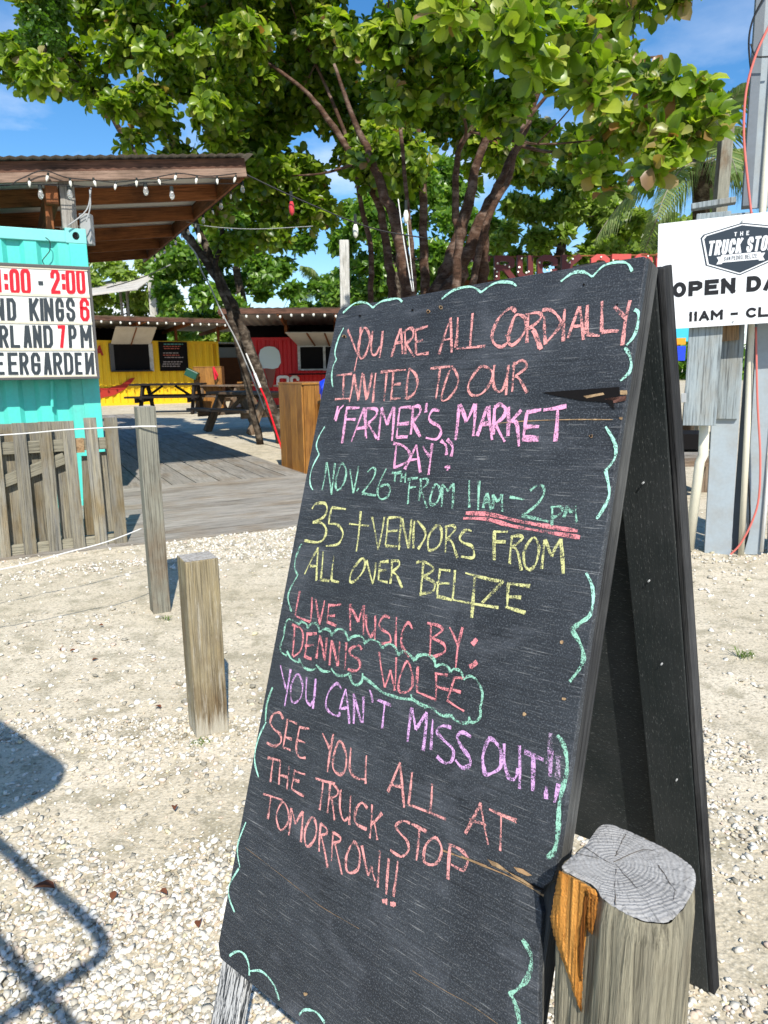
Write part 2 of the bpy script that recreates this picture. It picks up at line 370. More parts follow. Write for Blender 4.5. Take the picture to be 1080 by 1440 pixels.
m_tinw = paint('pale_corrugated_sheet', (.50, .47, .42), (.3, .26, .2), .5, .6, 3)
m_pvc = paint('aged_pvc_pipe', (.74, .70, .56), (.45, .38, .25), .3, .4, 5); m_pvcw = paint('white_pvc_pipe', (.8, .8, .78), (.5, .48, .4), .2, .35, 5)
m_redcable = mat('faded_red_cable', (.62, .16, .13), .5, .3); m_blackcable = mat('black_cable', (.012, .012, .013), .5, .3)
m_greycable = mat('grey_cable', (.35, .36, .36), .5, .3); m_rope = mat('white_rope', (.72, .71, .67), .8, .1)
m_glass = mat('clear_bulb_glass', (.9, .9, .86), .08, .6); m_glass.node_tree.nodes['Principled BSDF'].inputs['Transmission Weight'].default_value = .8
m_c9 = mat('frosted_white_bulb', (.78, .77, .68), .25, .5)
m_pinkbulb = mat('red_bulb', (.6, .05, .06), .2, .5)
m_socket = mat('black_socket', (.02, .025, .022), .5, .3)
m_blue = mat('blue_plastic_bag', (.01, .05, .65), .35, .5); m_green = mat('dark_green_plastic', (.01, .07, .04), .4, .5)
m_bark = wood('brown_bark', (.13, .07, .045), (.075, .042, .028), (.26, .18, .14), g=2, fine=10, bump=1.0, var=.2)
m_barkd = wood('dark_bark', (.07, .05, .035), (.04, .03, .022), (.22, .18, .14), g=2, fine=8, bump=1.0, var=.2)
m_mural = mat('white_mural_paint', (.55, .62, .60), .6, .2); m_cone = mat('brown_mural_paint', (.20, .08, .06), .6, .2); m_chili = mat('red_mural_paint', (.35, .03, .02), .6, .2)
m_greywall = paint('grey_shed_wall', (.20, .21, .21), (.1, .1, .1), .3, .8, 2)
m_door = wood('brown_door_wood', (.16, .06, .025), (.11, .04, .02), var=.2)
m_split = wood('fresh_split_orange_wood', (.60, .25, .045), (.70, .34, .085), (.36, .12, .02), fine=80, rough=.6, bump=1.0, var=.02)
def leafmat(name, ramp, trans=.35, rough=.34, spec=.5):
    m = bpy.data.materials.new(name); m.use_nodes = True; t = NT(m)
    a = t.n('ShaderNodeAttribute', attribute_name='tint'); c = t.ramp(a.outputs['Fac'], ramp)
    vn = t.noise(t.coord(), 9, 3, .6); c = t.mix(.4, c, t.ramp(vn, [(.3, .62), (.65, 1.0)]), 'MULTIPLY')
    t.color(c); t.b.inputs['Roughness'].default_value = rough; t.b.inputs['Specular IOR Level'].default_value = spec
    tl = t.n('ShaderNodeBsdfTranslucent'); t.l(t.mix(1.0, c, (1.35, 1.5, .5), 'MULTIPLY'), tl.inputs[0])
    ms = t.n('ShaderNodeMixShader'); ms.inputs[0].default_value = trans; t.l(t.b.outputs[0], ms.inputs[1]); t.l(tl.outputs[0], ms.inputs[2]); t.l(ms.outputs[0], t.out.inputs[0])
    return m
m_leaf = leafmat('sea_grape_leaf', [(0, (.06, .12, .010)), (.3, (.14, .23, .018)), (.6, (.26, .37, .03)), (.86, (.44, .50, .07)), (.93, (.42, .40, .15)), (.97, (.30, .13, .05)), (1, (.42, .38, .26))], .5)
m_leafb = leafmat('background_leaf', [(0, (.06, .14, .015)), (.5, (.14, .27, .03)), (1, (.30, .43, .07))], .45)
m_leafy = leafmat('yellow_green_leaf', [(0, (.14, .22, .03)), (.5, (.25, .36, .06)), (1, (.42, .50, .12))], .45)
m_palm = leafmat('palm_leaflet', [(0, (.09, .15, .04)), (.5, (.17, .25, .09)), (.9, (.30, .36, .16)), (1, (.45, .36, .14))], .35)
m_litter = mat('dead_brown_leaf', (.16, .06, .03), .7, .2)

# ------------------------------------------------------------------ the setting: directions of the yard
E1 = Vector((math.sin(math.radians(63)), math.cos(math.radians(63)), 0)); E2 = Vector((-E1.y, E1.x, 0))
def wob(x, y): return (np.sin(x * 2.1 + 1.3 * np.sin(y * 1.7)) + np.sin(y * 2.7 + x * 1.1 + 2) + .6 * np.sin(x * 6.3 - y * 5.1) + .5 * np.sin(y * 9.7 + x * 3.3) + .4 * np.sin(x * 15 + y * 12)) / 3.5
fine = np.arange(-3.2, 3.4, .045); outx = np.concatenate([[-900, -300, -120, -60, -30, -16, -9, -6, -4.4, -3.7], fine, [3.8, 4.6, 6, 9, 16, 30, 60, 120, 300, 900]])
fy = np.arange(.5, 7.2, .045); outy = np.concatenate([[-300, -60, -15, -5, -1.5, -.4, .1], fy, [7.6, 8.4, 10, 13, 18, 26, 40, 70, 150, 400, 1500]])
gx, gy = np.meshgrid(outx, outy); fade = np.clip((3.4 - np.abs(gx)) / 1, 0, 1) * np.clip((7.3 - gy) / 1.5, 0, 1) * np.clip((gy + .2) / .6, 0, 1)
gz = fade * (.008 * wob(gx, gy) + .0035 * np.sin(gx * 41 + gy * 17) * np.sin(gy * 37 - gx * 23) + .002 * RNG.standard_normal(gx.shape))
ny, nx = gx.shape; ids = np.arange(ny * nx).reshape(ny, nx)
GF = np.stack([ids[:-1, :-1], ids[:-1, 1:], ids[1:, 1:], ids[1:, :-1]], -1).reshape(-1, 4)
tag(np_mesh('ground', np.stack([gx, gy, gz], -1).reshape(-1, 3), GF, m_ground, smooth=True), kind='structure')

# deck: a low walkway of long boards with a shallow ramp of cross boards at the front
DZ = .13
A0 = atz(225, 768, .01); B0 = atz(425, 739, .01)                # front edge
fdir = E1; n_in = E2
P_r = atz(433, 667, DZ)                                         # right front corner of the flat part
edge_off = 0.0
flat0 = P_r                                                     # flat part starts on the line through P_r along E1
front0 = B0
depth_ramp = (flat0 - front0).dot(E2)
def du(P): return (Vector(P) - flat0).dot(E1)
deck = tag(bpy.data.objects.new('deck', None), None, None, None, 'structure'); _link(deck, Matrix.Translation((flat0.x, flat0.y, 0)))
WL = 7.2                                                        # deck reaches this far left of its right edge
pitch_b = .262
k = 0; x = 0.0
while x < WL:
    p = flat0 - E1 * (x + pitch_b / 2); L0 = 14.5
    cuts = [0, 3.0 + (k * 1.37) % 2.6, 7.5 + (k * .9) % 2, L0]
    for a, b in zip(cuts[:-1], cuts[1:]):
        zj = random.uniform(-.002, .002)
        board('deck_board', (p + E2 * (a + .003)).to_3d() + Vector((0, 0, DZ - flat0.z - .019 + zj)), p + E2 * (b - .003) + Vector((0, 0, DZ - flat0.z - .019 + zj)), pitch_b - .014, .038, m_deck, deck)
    x += pitch_b; k += 1
nb = max(6, int(round(depth_ramp / .2))); 
for i in range(nb):
    f0 = i / nb; f1 = (i + 1) / nb
    for (a, b) in ((1.3, -2.95 - .5 * (i % 2)), (-2.96 - .5 * (i % 2), -WL)):
        P1 = front0 + E2 * depth_ramp * (f0 + f1) / 2; zc = .0 + (DZ - .012) * (f0 + f1) / 2
        base = Vector((P1.x, P1.y, zc + .002)); slope = Vector((0, 0, 1)) - E2 * ((DZ) / depth_ramp)
        board('ramp_board', base + E1 * a, base + E1 * b, depth_ramp / nb - .016, .035, m_deck, deck, up=slope)
m = MB(); m.beam(flat0 + E1 * .0 + Vector((0, 0, DZ / 2 - .03 - flat0.z)), flat0 + E2 * 14.5 + Vector((0, 0, DZ / 2 - .03 - flat0.z)), .04, .08); m.build('edge_joist', m_greyw, deck)

# gravel: individual crushed stones
def dens(x, y):
    n = wob(x, y); d = np.full_like(x, .05)
    d = np.maximum(d, np.clip((2.0 - .62 * np.clip((x - .1) / .3, 0, 1) + .28 * n - y) / .35, 0, 1))                                   # near bed
    d = np.maximum(d, .42 * np.exp(-(((x + .75) / .55) ** 2 + ((y - 2.75) / .5) ** 2)) * (n > -.25))
    d = np.maximum(d, .35 * np.exp(-(((x + 1.5) / .6) ** 2 + ((y - 3.6) / .35) ** 2)) * (n > -.3))
    s = (x - front0.x) * E1.x + (y - front0.y) * E1.y; q = (x - front0.x) * E2.x + (y - front0.y) * E2.y
    band = np.clip((q + .95 + .16 * n) / .14, 0, 1) * np.clip((.06 - q) / .05, 0, 1) * (s > -1.3) * (s < 2.6)
    d = np.maximum(d, band)
    q2 = q + .32; band2 = np.clip((q2 + .42 + .1 * n) / .15, 0, 1) * np.clip((-.12 - q2 + .1) / .1, 0, 1) * (s <= -1.2)
    d = np.maximum(d, .85 * band2)
    d = np.maximum(d, .30 * np.exp(-(((x - 2.6) / .9) ** 2 + ((y - 5.0) / .45) ** 2)))
    d = np.maximum(d, .25 * (n > .35)); return d
def stones(name, n, x0, x1, y0, y1, rmin, rmax, thr=1.0, zoff=0.0):
    X = RNG.uniform(x0, x1, n); Y = RNG.uniform(y0, y1, n); keep = RNG.uniform(0, 1, n) < dens(X, Y) * thr; X = X[keep]; Y = Y[keep]; m_ = len(X)
    r = rmin + (rmax - rmin) * RNG.uniform(0, 1, m_) ** 2.2
    sc = RNG.uniform(.55, 1.25, (m_, 1, 3)) * np.array([1, 1, .62]); V = ICO_V[None] * sc * (1 + RNG.uniform(-.42, .42, (m_, 12, 1)))
    a = RNG.uniform(0, 2 * PI, m_); b = RNG.normal(0, .45, m_); ca, sa, cb, sb = np.cos(a), np.sin(a), np.cos(b), np.sin(b); Z0 = np.zeros(m_)
    Rz = np.stack([np.stack([ca, -sa, Z0], -1), np.stack([sa, ca, Z0], -1), np.stack([Z0, Z0, Z0 + 1], -1)], 1)
    Rx = np.stack([np.stack([Z0 + 1, Z0, Z0], -1), np.stack([Z0, cb, -sb], -1), np.stack([Z0, sb, cb], -1)], 1)
    V = np.einsum('nij,nkj->nki', Rz @ Rx, V) * r[:, None, None]
    z = .008 * wob(X, Y) + r * RNG.uniform(.05, .55, m_) + zoff
    V += np.stack([X, Y, z], -1)[:, None]
    F = (ICO_F[None] + (np.arange(m_) * 12)[:, None, None]).reshape(-1, 3)
    return tag(np_mesh(name, V.reshape(-1, 3), F, m_stone, tint=np.repeat(RNG.uniform(0, 1, m_), 12)), 'loose crushed limestone gravel scattered over the yard', 'gravel', None, 'stuff')
stones('gravel', 68000, -1.5, 1.3, .85, 2.6, .0042, .0128)
stones('gravel', 60000, -4.2, 3.6, 2.5, 6.6, .005, .016)

# ------------------------------------------------------------------ posts at the left
def square_post(name, px_l, px_r, ybase, ztop, side, label, mt, mtop, rz=0, lean=(0, 0), group=None):
    c = atz((px_l + px_r) / 2, ybase, 0); c = Vector((c.x, c.y, 0)) + Vector((-.0, side / 2, 0))
    o = thing(name, c, label, 'post', group)
    R = Matrix.Rotation(rz, 3, 'Z'); top = c + Vector((lean[0], lean[1], ztop))
    x = R @ Vector((1, 0, 0))
    p = board('shaft', c + Vector((0, 0, -.1)), top, side, side, mt, o, up=R @ Vector((0, -1, 0)), bevel=.004)
    d = (top - c).normalized(); M = Matrix.Translation(top) @ frame(c, top, R @ Vector((0, -1, 0)))
    m = MB(); s = side * .5 - .003
    m.add([(0, -s, -s), (0, s, -s), (.0005, s, s), (0.0005, -s, s), (.003, 0, 0)], [(0, 1, 4), (1, 2, 4), (2, 3, 4), (3, 0, 4)])
    cap = m.build('end_grain', mtop, None, None, fix=False); cap.matrix_basis = M; cap.parent = o; cap.matrix_parent_inverse = WM[o.name].inverted()
    return o, c, top
m_end = mat('grey_end_grain', (.36, .34, .31), .9, .1); t = NT(m_end)
v = t.coord(); n = t.noise(v, 70, 5, .7); t.color(t.mix(t.ramp(n, [(.3, 0.0), (.6, 1.0)]), (.17, .15, .125), (.44, .42, .385))); t.bump(n, .8, .004)
h_near = (atY(265, 795, 2.40)).z
square_post('short_post', 262, 314, 1036, .685, .122, 'short square weathered post nearest the left side of the chalkboard', m_shortpost, m_end, rz=.50, lean=(.0, .0))
o_tall, c_tall, t_tall = square_post('tall_post', 206, 238, 862, 1.165, .098, 'tall thin grey wooden post holding two white ropes by the fence', m_tall, m_end, rz=.50)

# ropes from the tall post
fa = atz(0, 787, 0); 
ropes = thing('rope_line', (c_tall.x, c_tall.y, 0), 'two thin white ropes strung from the tall grey post leftward', 'rope')
z1 = atY(180, 600, c_tall.y).z
P = atY(186, 600, c_tall.y - .06)
for pts in ([P, atY(100, 604, 3.6), atY(0, 612, 3.35), atY(-300, 628, 2.8)], [atY(200, 743, c_tall.y - .06), atY(150, 762, 3.62), atY(90, 778, 3.5), atY(0, 801, 3.35), atY(-300, 850, 2.9)]):
    MB().tube(catmull(pts, 6), .0035, 6).build('rope', m_rope, ropes, smooth=True)
MB().tube([P + Vector((0, -.01, 0)), P + Vector((.06, -.012, 0.002)), P + Vector((.13, -.0, .0))], .004, 6).build('knot', m_rope, ropes)

# ------------------------------------------------------------------ picket gate at the left
FA = atz(0, 786, 0); FBt = atz(180, 764, 0); FP = Plane(FA, (FBt - FA))
g = thing('picket_gate', FA, 'weathered grey picket gate leaning in front of the turquoise container', 'gate')
s = 5.4
def fz(x, y): return x / s, 580 + y / s
def picket(xt0, xt1, yt, xb0, xb1, yb, off, mt=m_fence):
    a = FP.px(*fz((xb0 + xb1) / 2, yb), off); b = FP.px(*fz((xt0 + xt1) / 2, yt), off)
    wd = (FP.px(*fz(xb1, yb), off) - FP.px(*fz(xb0, yb), off)).length
    board('picket', a, b, wd * (.97 if off > 0 else 1.16), .018, mt, g, up=FP.n, bevel=.002)
for a in ((-105, -8, 90, -8, 88, 1112), (90, 186, 80, 186, 286, 1088), (288, 380, 70, 376, 474, 1066), (470, 550, 65, 560, 654, 1044), (640, 720, 40, 728, 822, 1012), (790, 884, 38, 872, 970, 992),
          (-290, -200, 95, -200, -105, 1130), (-480, -390, 105, -390, -300, 1150)):
    picket(*a, .055)
for a in ((-5, 90, 88, 80, 170, 1000), (187, 283, 78, 285, 375, 980), (380, 468, 68, 478, 560, 960), (632, 690, 330, 650, 722, 930), (722, 800, 300, 790, 860, 905), (-200, -100, 95, -100, -5, 1010), (-390, -300, 110, -290, -200, 1030)):
    picket(*a, -.03)
def rail(x0, y0, x1, y1, wz, off, name='rail', mt=m_rail):
    a = FP.px(*fz(x0, y0), off); b = FP.px(*fz(x1, y1), off); board(name, a, b, wz, .038, mt, g, up=FP.n, bevel=.003)
rail(-480, 300, 805, 232, .088, .012); rail(-480, 720, 492, 345, .085, .0125, 'brace'); rail(-480, 1110, 885, 955, .075, .0115)
# the small painted tag and a splinter on the gate
a = FP.px(*fz(598, 250), .04); m = MB(); m.box(a, (.075, .01, .11), Matrix.Rotation(math.atan2(FP.ex.y, FP.ex.x), 3, 'Z')); m.build('wooden_tag', m_rawwood, g)

# ------------------------------------------------------------------ turquoise container with roof
CT = 2.62
C0 = atz(120, 322, CT); C0g = Vector((C0.x, C0.y, 0)); CP = Plane(C0g, E1)
cont = thing('shipping_container', C0g, 'turquoise shipping container behind the picket gate at the left', 'container')
CW = 6.06; CD = 2.44
def corr(mb, P0, ex, nrm, L0, z0, z1, pitch=.272, dep=.038):
    n_ = int(L0 / pitch); prof = []
    for i in range(n_):
        b = i * pitch
        prof += [(b, 0), (b + pitch * .36, 0), (b + pitch * .50, -dep), (b + pitch * .86, -dep)]
    prof.append((n_ * pitch, 0)); prof = [q for q in prof if q[0] <= L0]
    b = len(mb.v)
    for (u, d) in prof:
        p = Vector(P0) + Vector(ex) * u + Vector(nrm) * d
        mb.v += [(p.x, p.y, z0), (p.x, p.y, z1)]
    for i in range(len(prof) - 1): mb.f.append((b + 2 * i, b + 2 * i + 2, b + 2 * i + 3, b + 2 * i + 1)); mb.m.append(0)
nf = CP.n
m = MB(); corr(m, C0g - E1 * .145 - nf * .012, -E1, nf, CW - .3, .1, CT - .1); m.build('front_panel', m_turq, cont, fix=False)
m = MB(); corr(m, C0g - nf * .15 - E1 * .012, -nf, E1, CD - .3, .1, CT - .1); m.build('side_panel', m_turq, cont, fix=False)
m = MB(); m.box((0, 0, 0), (.16, .16, CT - .24)); 
def cbox(name, u, d, z, sx_, sy_, sz_, mt, par=cont, bevel=0.006):
    c = C0g + E1 * u - nf * d + Vector((0, 0, z)); mm_ = MB(); M = Matrix.Translation(c) @ Matrix.Rotation(math.atan2(E1.y, E1.x), 4, 'Z')
    q = MB().box((0, 0, 0), (sx_, sy_, sz_)).build(name, mt, None, None, bevel=bevel, fix=False); q.matrix_basis = M; WM[q.name] = M
    q.parent = par; q.matrix_parent_inverse = WM[par.name].inverted(); KIDS.setdefault(par.name, []).append(q); return q
cbox('corner_post', -.075, .075, CT / 2, .15, .15, CT - .26, m_turq); cbox('corner_post', -CW + .075, .075, CT / 2, .15, .15, CT - .26, m_turq)
cbox('top_rail', -CW / 2, .03, CT - .075, CW - .34, .06, .10, m_turqpale); cbox('bottom_rail', -CW / 2, .03, .1, CW - .34, .06, .12, m_turq)
cc = cbox('corner_casting', -.085, .085, CT - .065, .175, .175, .13, m_turqpale)
u = MB(); 
pts = [CP.w(-.085 + .03 * math.cos(a_), CT - .065 + .035 * math.sin(a_), .0025) for a_ in np.linspace(0, 2 * PI, 14)[:-1]]
u.add(pts, [tuple(range(13))]); u.build('casting_hole', m_dark, cc, fix=False)
m = MB(); m.box(C0g - E1 * CW / 2 - nf * CD / 2 + Vector((0, 0, CT - .09)), (CW - .1, CD - .1, .02), Matrix.Rotation(math.atan2(E1.y, E1.x), 3, 'Z')); m.box(C0g - E1 * CW / 2 - nf * (CD - .05) + Vector((0, 0, CT / 2)), (CW - .1, .04, CT - .2), Matrix.Rotation(math.atan2(E1.y, E1.x), 3, 'Z')); m.build('roof_and_back', m_turq, cont)
# lock bar stub and a loose wire on the face
a = CP.px(72.5, 536, .03); b = CP.px(73.5, 572, .03); MB().tube([a, b], .014, 8).build('lock_rod', m_turq, cont)
pp = [CP.px(*q, .02) for q in ((64, 334), (70, 340), (70, 352), (66, 358), (60, 366), (62, 372))]; MB().tube(catmull(pp), .004, 5).build('loose_wire', m_blackcable, cont)

# letter board
LP = Plane(C0g + nf * .20, E1)
def lz(x, y): return x / 6.0, 360 + y / 6.0
u1, vt = LP.uv(*lz(745, 92)); _, vb = LP.uv(*lz(822, 1035))
lb = thing('letter_board', LP.w(u1, 0), 'white changeable letter sign mounted on the turquoise container', 'sign')
ub = u1 + .012; UL = -3.4
qm = MB()
def lbox(name, u0, u1_, v0, v1, d0, d1, mt, par=None, bevel=0.0):
    p = LP.w((u0 + u1_) / 2, (v0 + v1) / 2, (d0 + d1) / 2); q = MB(); M = Matrix.Translation(p) @ Matrix.Rotation(math.atan2(E1.y, E1.x), 4, 'Z')
    o = MB().box((0, 0, 0), (abs(u1_ - u0), abs(d1 - d0), abs(v1 - v0))).build(name, mt, None, None, bevel=bevel, fix=False); o.matrix_basis = M; WM[o.name] = M
    par = par or lb; o.parent = par; o.matrix_parent_inverse = WM[par.name].inverted(); return o
lbox('cabinet', UL, ub - .01, vb + .01, vt - .01, -.14, -.012, m_frame)
pan = lbox('panel', UL + .02, ub - .025, vb + .03, vt - .03, -.012, 0, m_panel)
lbox('frame_top', UL, ub, vt - .025, vt, -.14, .014, m_frame, bevel=.003); lbox('frame_bottom', UL, ub, vb, vb + .022, -.14, .014, m_frame, bevel=.003); lbox('frame_side', ub - .02, ub, vb + .022, vt - .025, -.14, .0135, m_frame); lbox('frame_side', UL, UL + .02, vb + .022, vt - .025, -.14, .0135, m_frame)
for yy in (104, 333, 565, 790, 1018):
    v0 = LP.uv(*lz(400, yy))[1]; lbox('letter_rail', UL + .02, ub - .022, v0 - .009, v0 + .012, .0005, .008, m_cream)
for nm, us in (('bracket', (-.5, -1.6)),):
    for u_ in us: lbox('bracket', u_ - .03, u_ + .03, vb + .2, vt - .2, -.20, -.14, m_frame)
# stroke glyphs in a unit box
def arc(cx, cy, rx, ry, a0, a1, n=8): return [(cx + rx * math.cos(math.radians(a0 + (a1 - a0) * i / n)), cy + ry * math.sin(math.radians(a0 + (a1 - a0) * i / n))) for i in range(n + 1)]
def rr(r=.28, x0=0, x1=1, y0=0, y1=1, q=.16):
    return arc(x1 - r, y1 - q, r, q, 0, 90, 4) + arc(x0 + r, y1 - q, r, q, 90, 180, 4) + arc(x0 + r, y0 + q, r, q, 180, 270, 4) + arc(x1 - r, y0 + q, r, q, 270, 360, 4) + [(x1, y1 - q)]
GL = {
 'A': [[(0, 0), (.38, 1), (.62, 1), (1, 0)], [(.14, .28), (.86, .28)]], 'B': [[(0, 0), (0, 1), (.7, 1), (.95, .88), (.95, .65), (.7, .53), (0, .53)], [(.7, .53), (1, .40), (1, .13), (.72, 0), (0, 0)]],
 'C': [[(1, .72), (1, .84), (.72, 1), (.28, 1), (0, .84), (0, .16), (.28, 0), (.72, 0), (1, .16), (1, .28)]], 'D': [[(0, 0), (0, 1), (.68, 1), (1, .84), (1, .16), (.68, 0), (0, 0)]],
 'E': [[(1, 1), (0, 1), (0, 0), (1, 0)], [(0, .52), (.8, .52)]], 'F': [[(1, 1), (0, 1), (0, 0)], [(0, .52), (.8, .52)]],
 'G': [[(1, .70), (1, .84), (.72, 1), (.28, 1), (0, .84), (0, .16), (.28, 0), (.72, 0), (1, .16), (1, .46), (.55, .46)]],
 'H': [[(0, 0), (0, 1)], [(1, 0), (1, 1)], [(0, .5), (1, .5)]], 'I': [[(.5, 0), (.5, 1)]], 'K': [[(0, 0), (0, 1)], [(1, 1), (.05, .42)], [(.32, .58), (1, 0)]],
 'L': [[(0, 1), (0, 0), (1, 0)]], 'M': [[(0, 0), (0, 1), (.5, .38), (1, 1), (1, 0)]], 'N': [[(0, 0), (0, 1), (1, 0), (1, 1)]], 'O': [rr()],
 'P': [[(0, 0), (0, 1), (.7, 1), (1, .86), (1, .62), (.7, .47), (0, .47)]], 'R': [[(0, 0), (0, 1), (.7, 1), (1, .86), (1, .64), (.7, .5), (0, .5)], [(.5, .5), (1, 0)]],
 'S': [[(1, .74), (1, .85), (.72, 1), (.28, 1), (0, .85), (0, .66), (.2, .55), (.8, .45), (1, .34), (1, .15), (.72, 0), (.28, 0), (0, .15), (0, .27)]],
 'T': [[(0, 1), (1, 1)], [(.5, 1), (.5, 0)]], 'U': [[(0, 1), (0, .16), (.28, 0), (.72, 0), (1, .16), (1, 1)]], 'Y': [[(0, 1), (.5, .5), (1, 1)], [(.5, .5), (.5, 0)]],
 'Z': [[(0, 1), (1, 1), (0, 0), (1, 0)]], '0': [rr()], '1': [[(.1, .82), (.5, 1), (.5, 0)]], '2': [[(0, .74), (0, .85), (.28, 1), (.72, 1), (1, .85), (1, .62), (0, .08), (0, 0), (1, 0)]],
 '6': [[(1, .78), (1, .86), (.72, 1), (.28, 1), (0, .85), (0, .15), (.28, 0), (.72, 0), (1, .15), (1, .45), (.72, .58), (0, .56)]], '7': [[(0, 1), (1, 1), (.35, 0)]],
 '-': [[(0, .5), (1, .5)]], ',': [[(.5, .1), (.4, -.15)]], ':': [[(.5, .20), (.5, .32)], [(.5, .66), (.5, .78)]], 'И': [[(0, 1), (0, 0), (1, 1), (1, 0)]]}
def glyph(mb, pl, ch, P4, wd, off=.002, th=.002):
    """P4: (u,v) of bottom-left, bottom-right, top-left, top-right on plane pl, stroke centre-lines inset by wd/2"""
    bl, br, tl, tr = [np.array(q) for q in P4]
    wx = max(1e-6, np.linalg.norm(br - bl)); hy = max(1e-6, np.linalg.norm(tl - bl)); ix = min(.45, wd / 2 / wx); iy = min(.45, wd / 2 / hy)
    for st in GL[ch]:
        pts = []
        for (a, b) in st:
            a = ix + a * (1 - 2 * ix); b = iy + b * (1 - 2 * iy)
            q = (bl * (1 - a) + br * a) * (1 - b) + (tl * (1 - a) + tr * a) * b
            pts.append(pl.w(q[0], q[1], off))
        closed = (pts[0] - pts[-1]).length < 1e-6; runs = [[pts[0]]]
        for i in range(1, len(pts)):
            runs[-1].append(pts[i])
            if i + 1 < len(pts) and (pts[i] - pts[i - 1]).normalized().dot((pts[i + 1] - pts[i]).normalized()) < .12: runs.append([pts[i]])
        for k_, rn in enumerate(runs):
            if not (closed and len(runs) == 1):
                a = (rn[0] - rn[1]).normalized(); b = (rn[-1] - rn[-2]).normalized(); rn = [rn[0] + a * wd * .48] + rn[1:-1] + [rn[-1] + b * wd * .48]
            ribbon(mb, [p + pl.n * .00025 * k_ for p in rn], wd, pl.n, th)
        off += .0004
def row(txt, cells, yt, yb, sh, wd, mtn=m_inkgrey, name='letter', sl_=0.0):
    for ch, (x0, x1), mt in cells:
        P4 = [LP.uv(*lz(x0 + sh, yb)), LP.uv(*lz(x1 + sh, yb)), LP.uv(*lz(x0, yt)), LP.uv(*lz(x1, yt))]
        q = MB(); glyph(q, LP, ch, P4, wd, .003, .003); o = q.build(name, mt, pan, fix=False)
R_, K_ = m_red, m_inkgrey
row('', [('1', (-100, -60), R_), ('1', (-35, 8), R_), (':', (28, 62), R_), ('0', (75, 158), R_), ('0', (168, 252), R_), ('2', (420, 500), R_), (':', (512, 546), R_), ('0', (548, 628), R_), ('0', (637, 712), R_)], 110, 320, 12, .029)
q = MB(); q.box(LP.px(*lz(343, 228), .005), (.038, .004, .032), Matrix.Rotation(math.atan2(E1.y, E1.x), 3, 'Z')); q.build('letter', K_, pan)
row('', [('N', (-50, 30), K_), ('D', (52, 130), K_), ('K', (240, 322), K_), ('I', (328, 366), K_), ('N', (366, 446), K_), ('G', (462, 534), K_), ('S', (552, 628), K_), ('6', (668, 748), R_)], 355, 550, 10, .0275)
row('', [('R', (-15, 65), K_), ('L', (80, 162), K_), ('A', (190, 262), K_), ('N', (272, 346), K_), ('D', (360, 440), K_), ('7', (484, 548), R_), ('P', (572, 642), K_), ('M', (672, 768), K_)], 585, 776, 10, .0265)
row('', [('E', (-55, 30), K_), ('E', (60, 146), K_), ('R', (158, 236), K_), ('G', (256, 336), K_), ('A', (362, 430), K_), ('R', (442, 520), K_), ('D', (534, 612), K_), ('E', (626, 688), K_), ('И', (712, 788), K_)], 814, 1002, 10, .0265)

# the shed roof over the container
RT = .125
def roofpt(u, d, z=0.0): return C0g + E1 * u + nf * d + Vector((0, 0, z + RT * u))
zf = atY(104, 262, (C0g - E1 * .08).y).z + RT * .1        # underside of fascia at the post
RR = 1.50
roof = thing('shed_roof', roofpt(0, 0, zf), 'shallow timber shed roof raised above the turquoise container', 'roof')
def rb(name, u0, d0, u1_, d1, z0, w_, h_, mt, bevel=.003):
    a = roofpt(u0, d0, z0); b = roofpt(u1_, d1, z0); return board(name, a, b, w_, h_, mt, roof, bevel=bevel)
ULr = -6.4; DB = -6.0
rb('fascia', ULr, .03, RR, .03, zf + .155, .035, .09, m_fascia); rb('fascia_trim', ULr, .055, RR, .055, zf + .066, .035, .078, m_fascia2)
rb('side_fascia', RR - .02, .01, RR - .02, DB, zf + .11, .035, .18, m_brownw)
for i, d in enumerate((-.95, -2.1, -3.35, -4.4, -5.5)):
    rb('rafter', ULr, d, RR - .045, d, zf + .10, .05, .16, m_brownw)
rb('ridge_beam', -.25, 0.0, -.25, DB, zf - .06, .10, .16, m_brownw); rb('ridge_beam', -4.6, 0.0, -4.6, DB, zf - .06, .10, .16, m_brownw)
m = MB(); a = [roofpt(ULr, .0, zf + .192), roofpt(RR - .04, .0, zf + .192), roofpt(RR - .04, DB, zf + .192), roofpt(ULr, DB, zf + .192)]; m.prism(a, (0, 0, .006)); m.build('ceiling_board', m_roofw, roof)
m = MB(); zz = zf + .218
prof = []; u_ = ULr - .05
while u_ < RR + .06: prof.append(u_); u_ += .045
b0 = len(m.v)
for i, u_ in enumerate(prof):
    z_ = zz + (.008 if i % 2 else -.004); m.v += [tuple(roofpt(u_, .13, z_)), tuple(roofpt(u_, DB, z_))]
for i in range(len(prof) - 1): m.f.append((2 * i, 2 * i + 1, 2 * i + 3, 2 * i + 2)); m.m.append(0)
m.build('tin_sheet', m_tin, roof, fix=False)
q = C0g - E1 * .12 - nf * .10; board('roof_post', Vector((q.x, q.y, CT)), Vector((q.x, q.y, zf + .10 + .0)), .125, .125, m_greyw, roof, up=nf, bevel=.004)
for u_, d_ in ((-4.4, .10), (-.12, 2.2), (-4.4, 2.2)):
    q = C0g + E1 * u_ - nf * d_; board('roof_post', Vector((q.x, q.y, CT - .1)), Vector((q.x, q.y, zf + .02 + RT * u_)), .11, .11, m_brownw, roof, up=nf)
for u_ in (-.28,):
    board('stud', roofpt(u_, -.16, CT - zf - RT * u_ + zf - RT * 0), roofpt(u_, -.16, zf), .06, .09, m_brownw, roof, up=nf)
q = MB(); q.box(roofpt(.03, -.15, CT + .02 - RT * .03), (.10, .09, .27)); eb = q.build('junction_box', m_greycable, bevel=.008)
tag(eb, 'small grey junction box beside the roof post above the container', 'junction box')
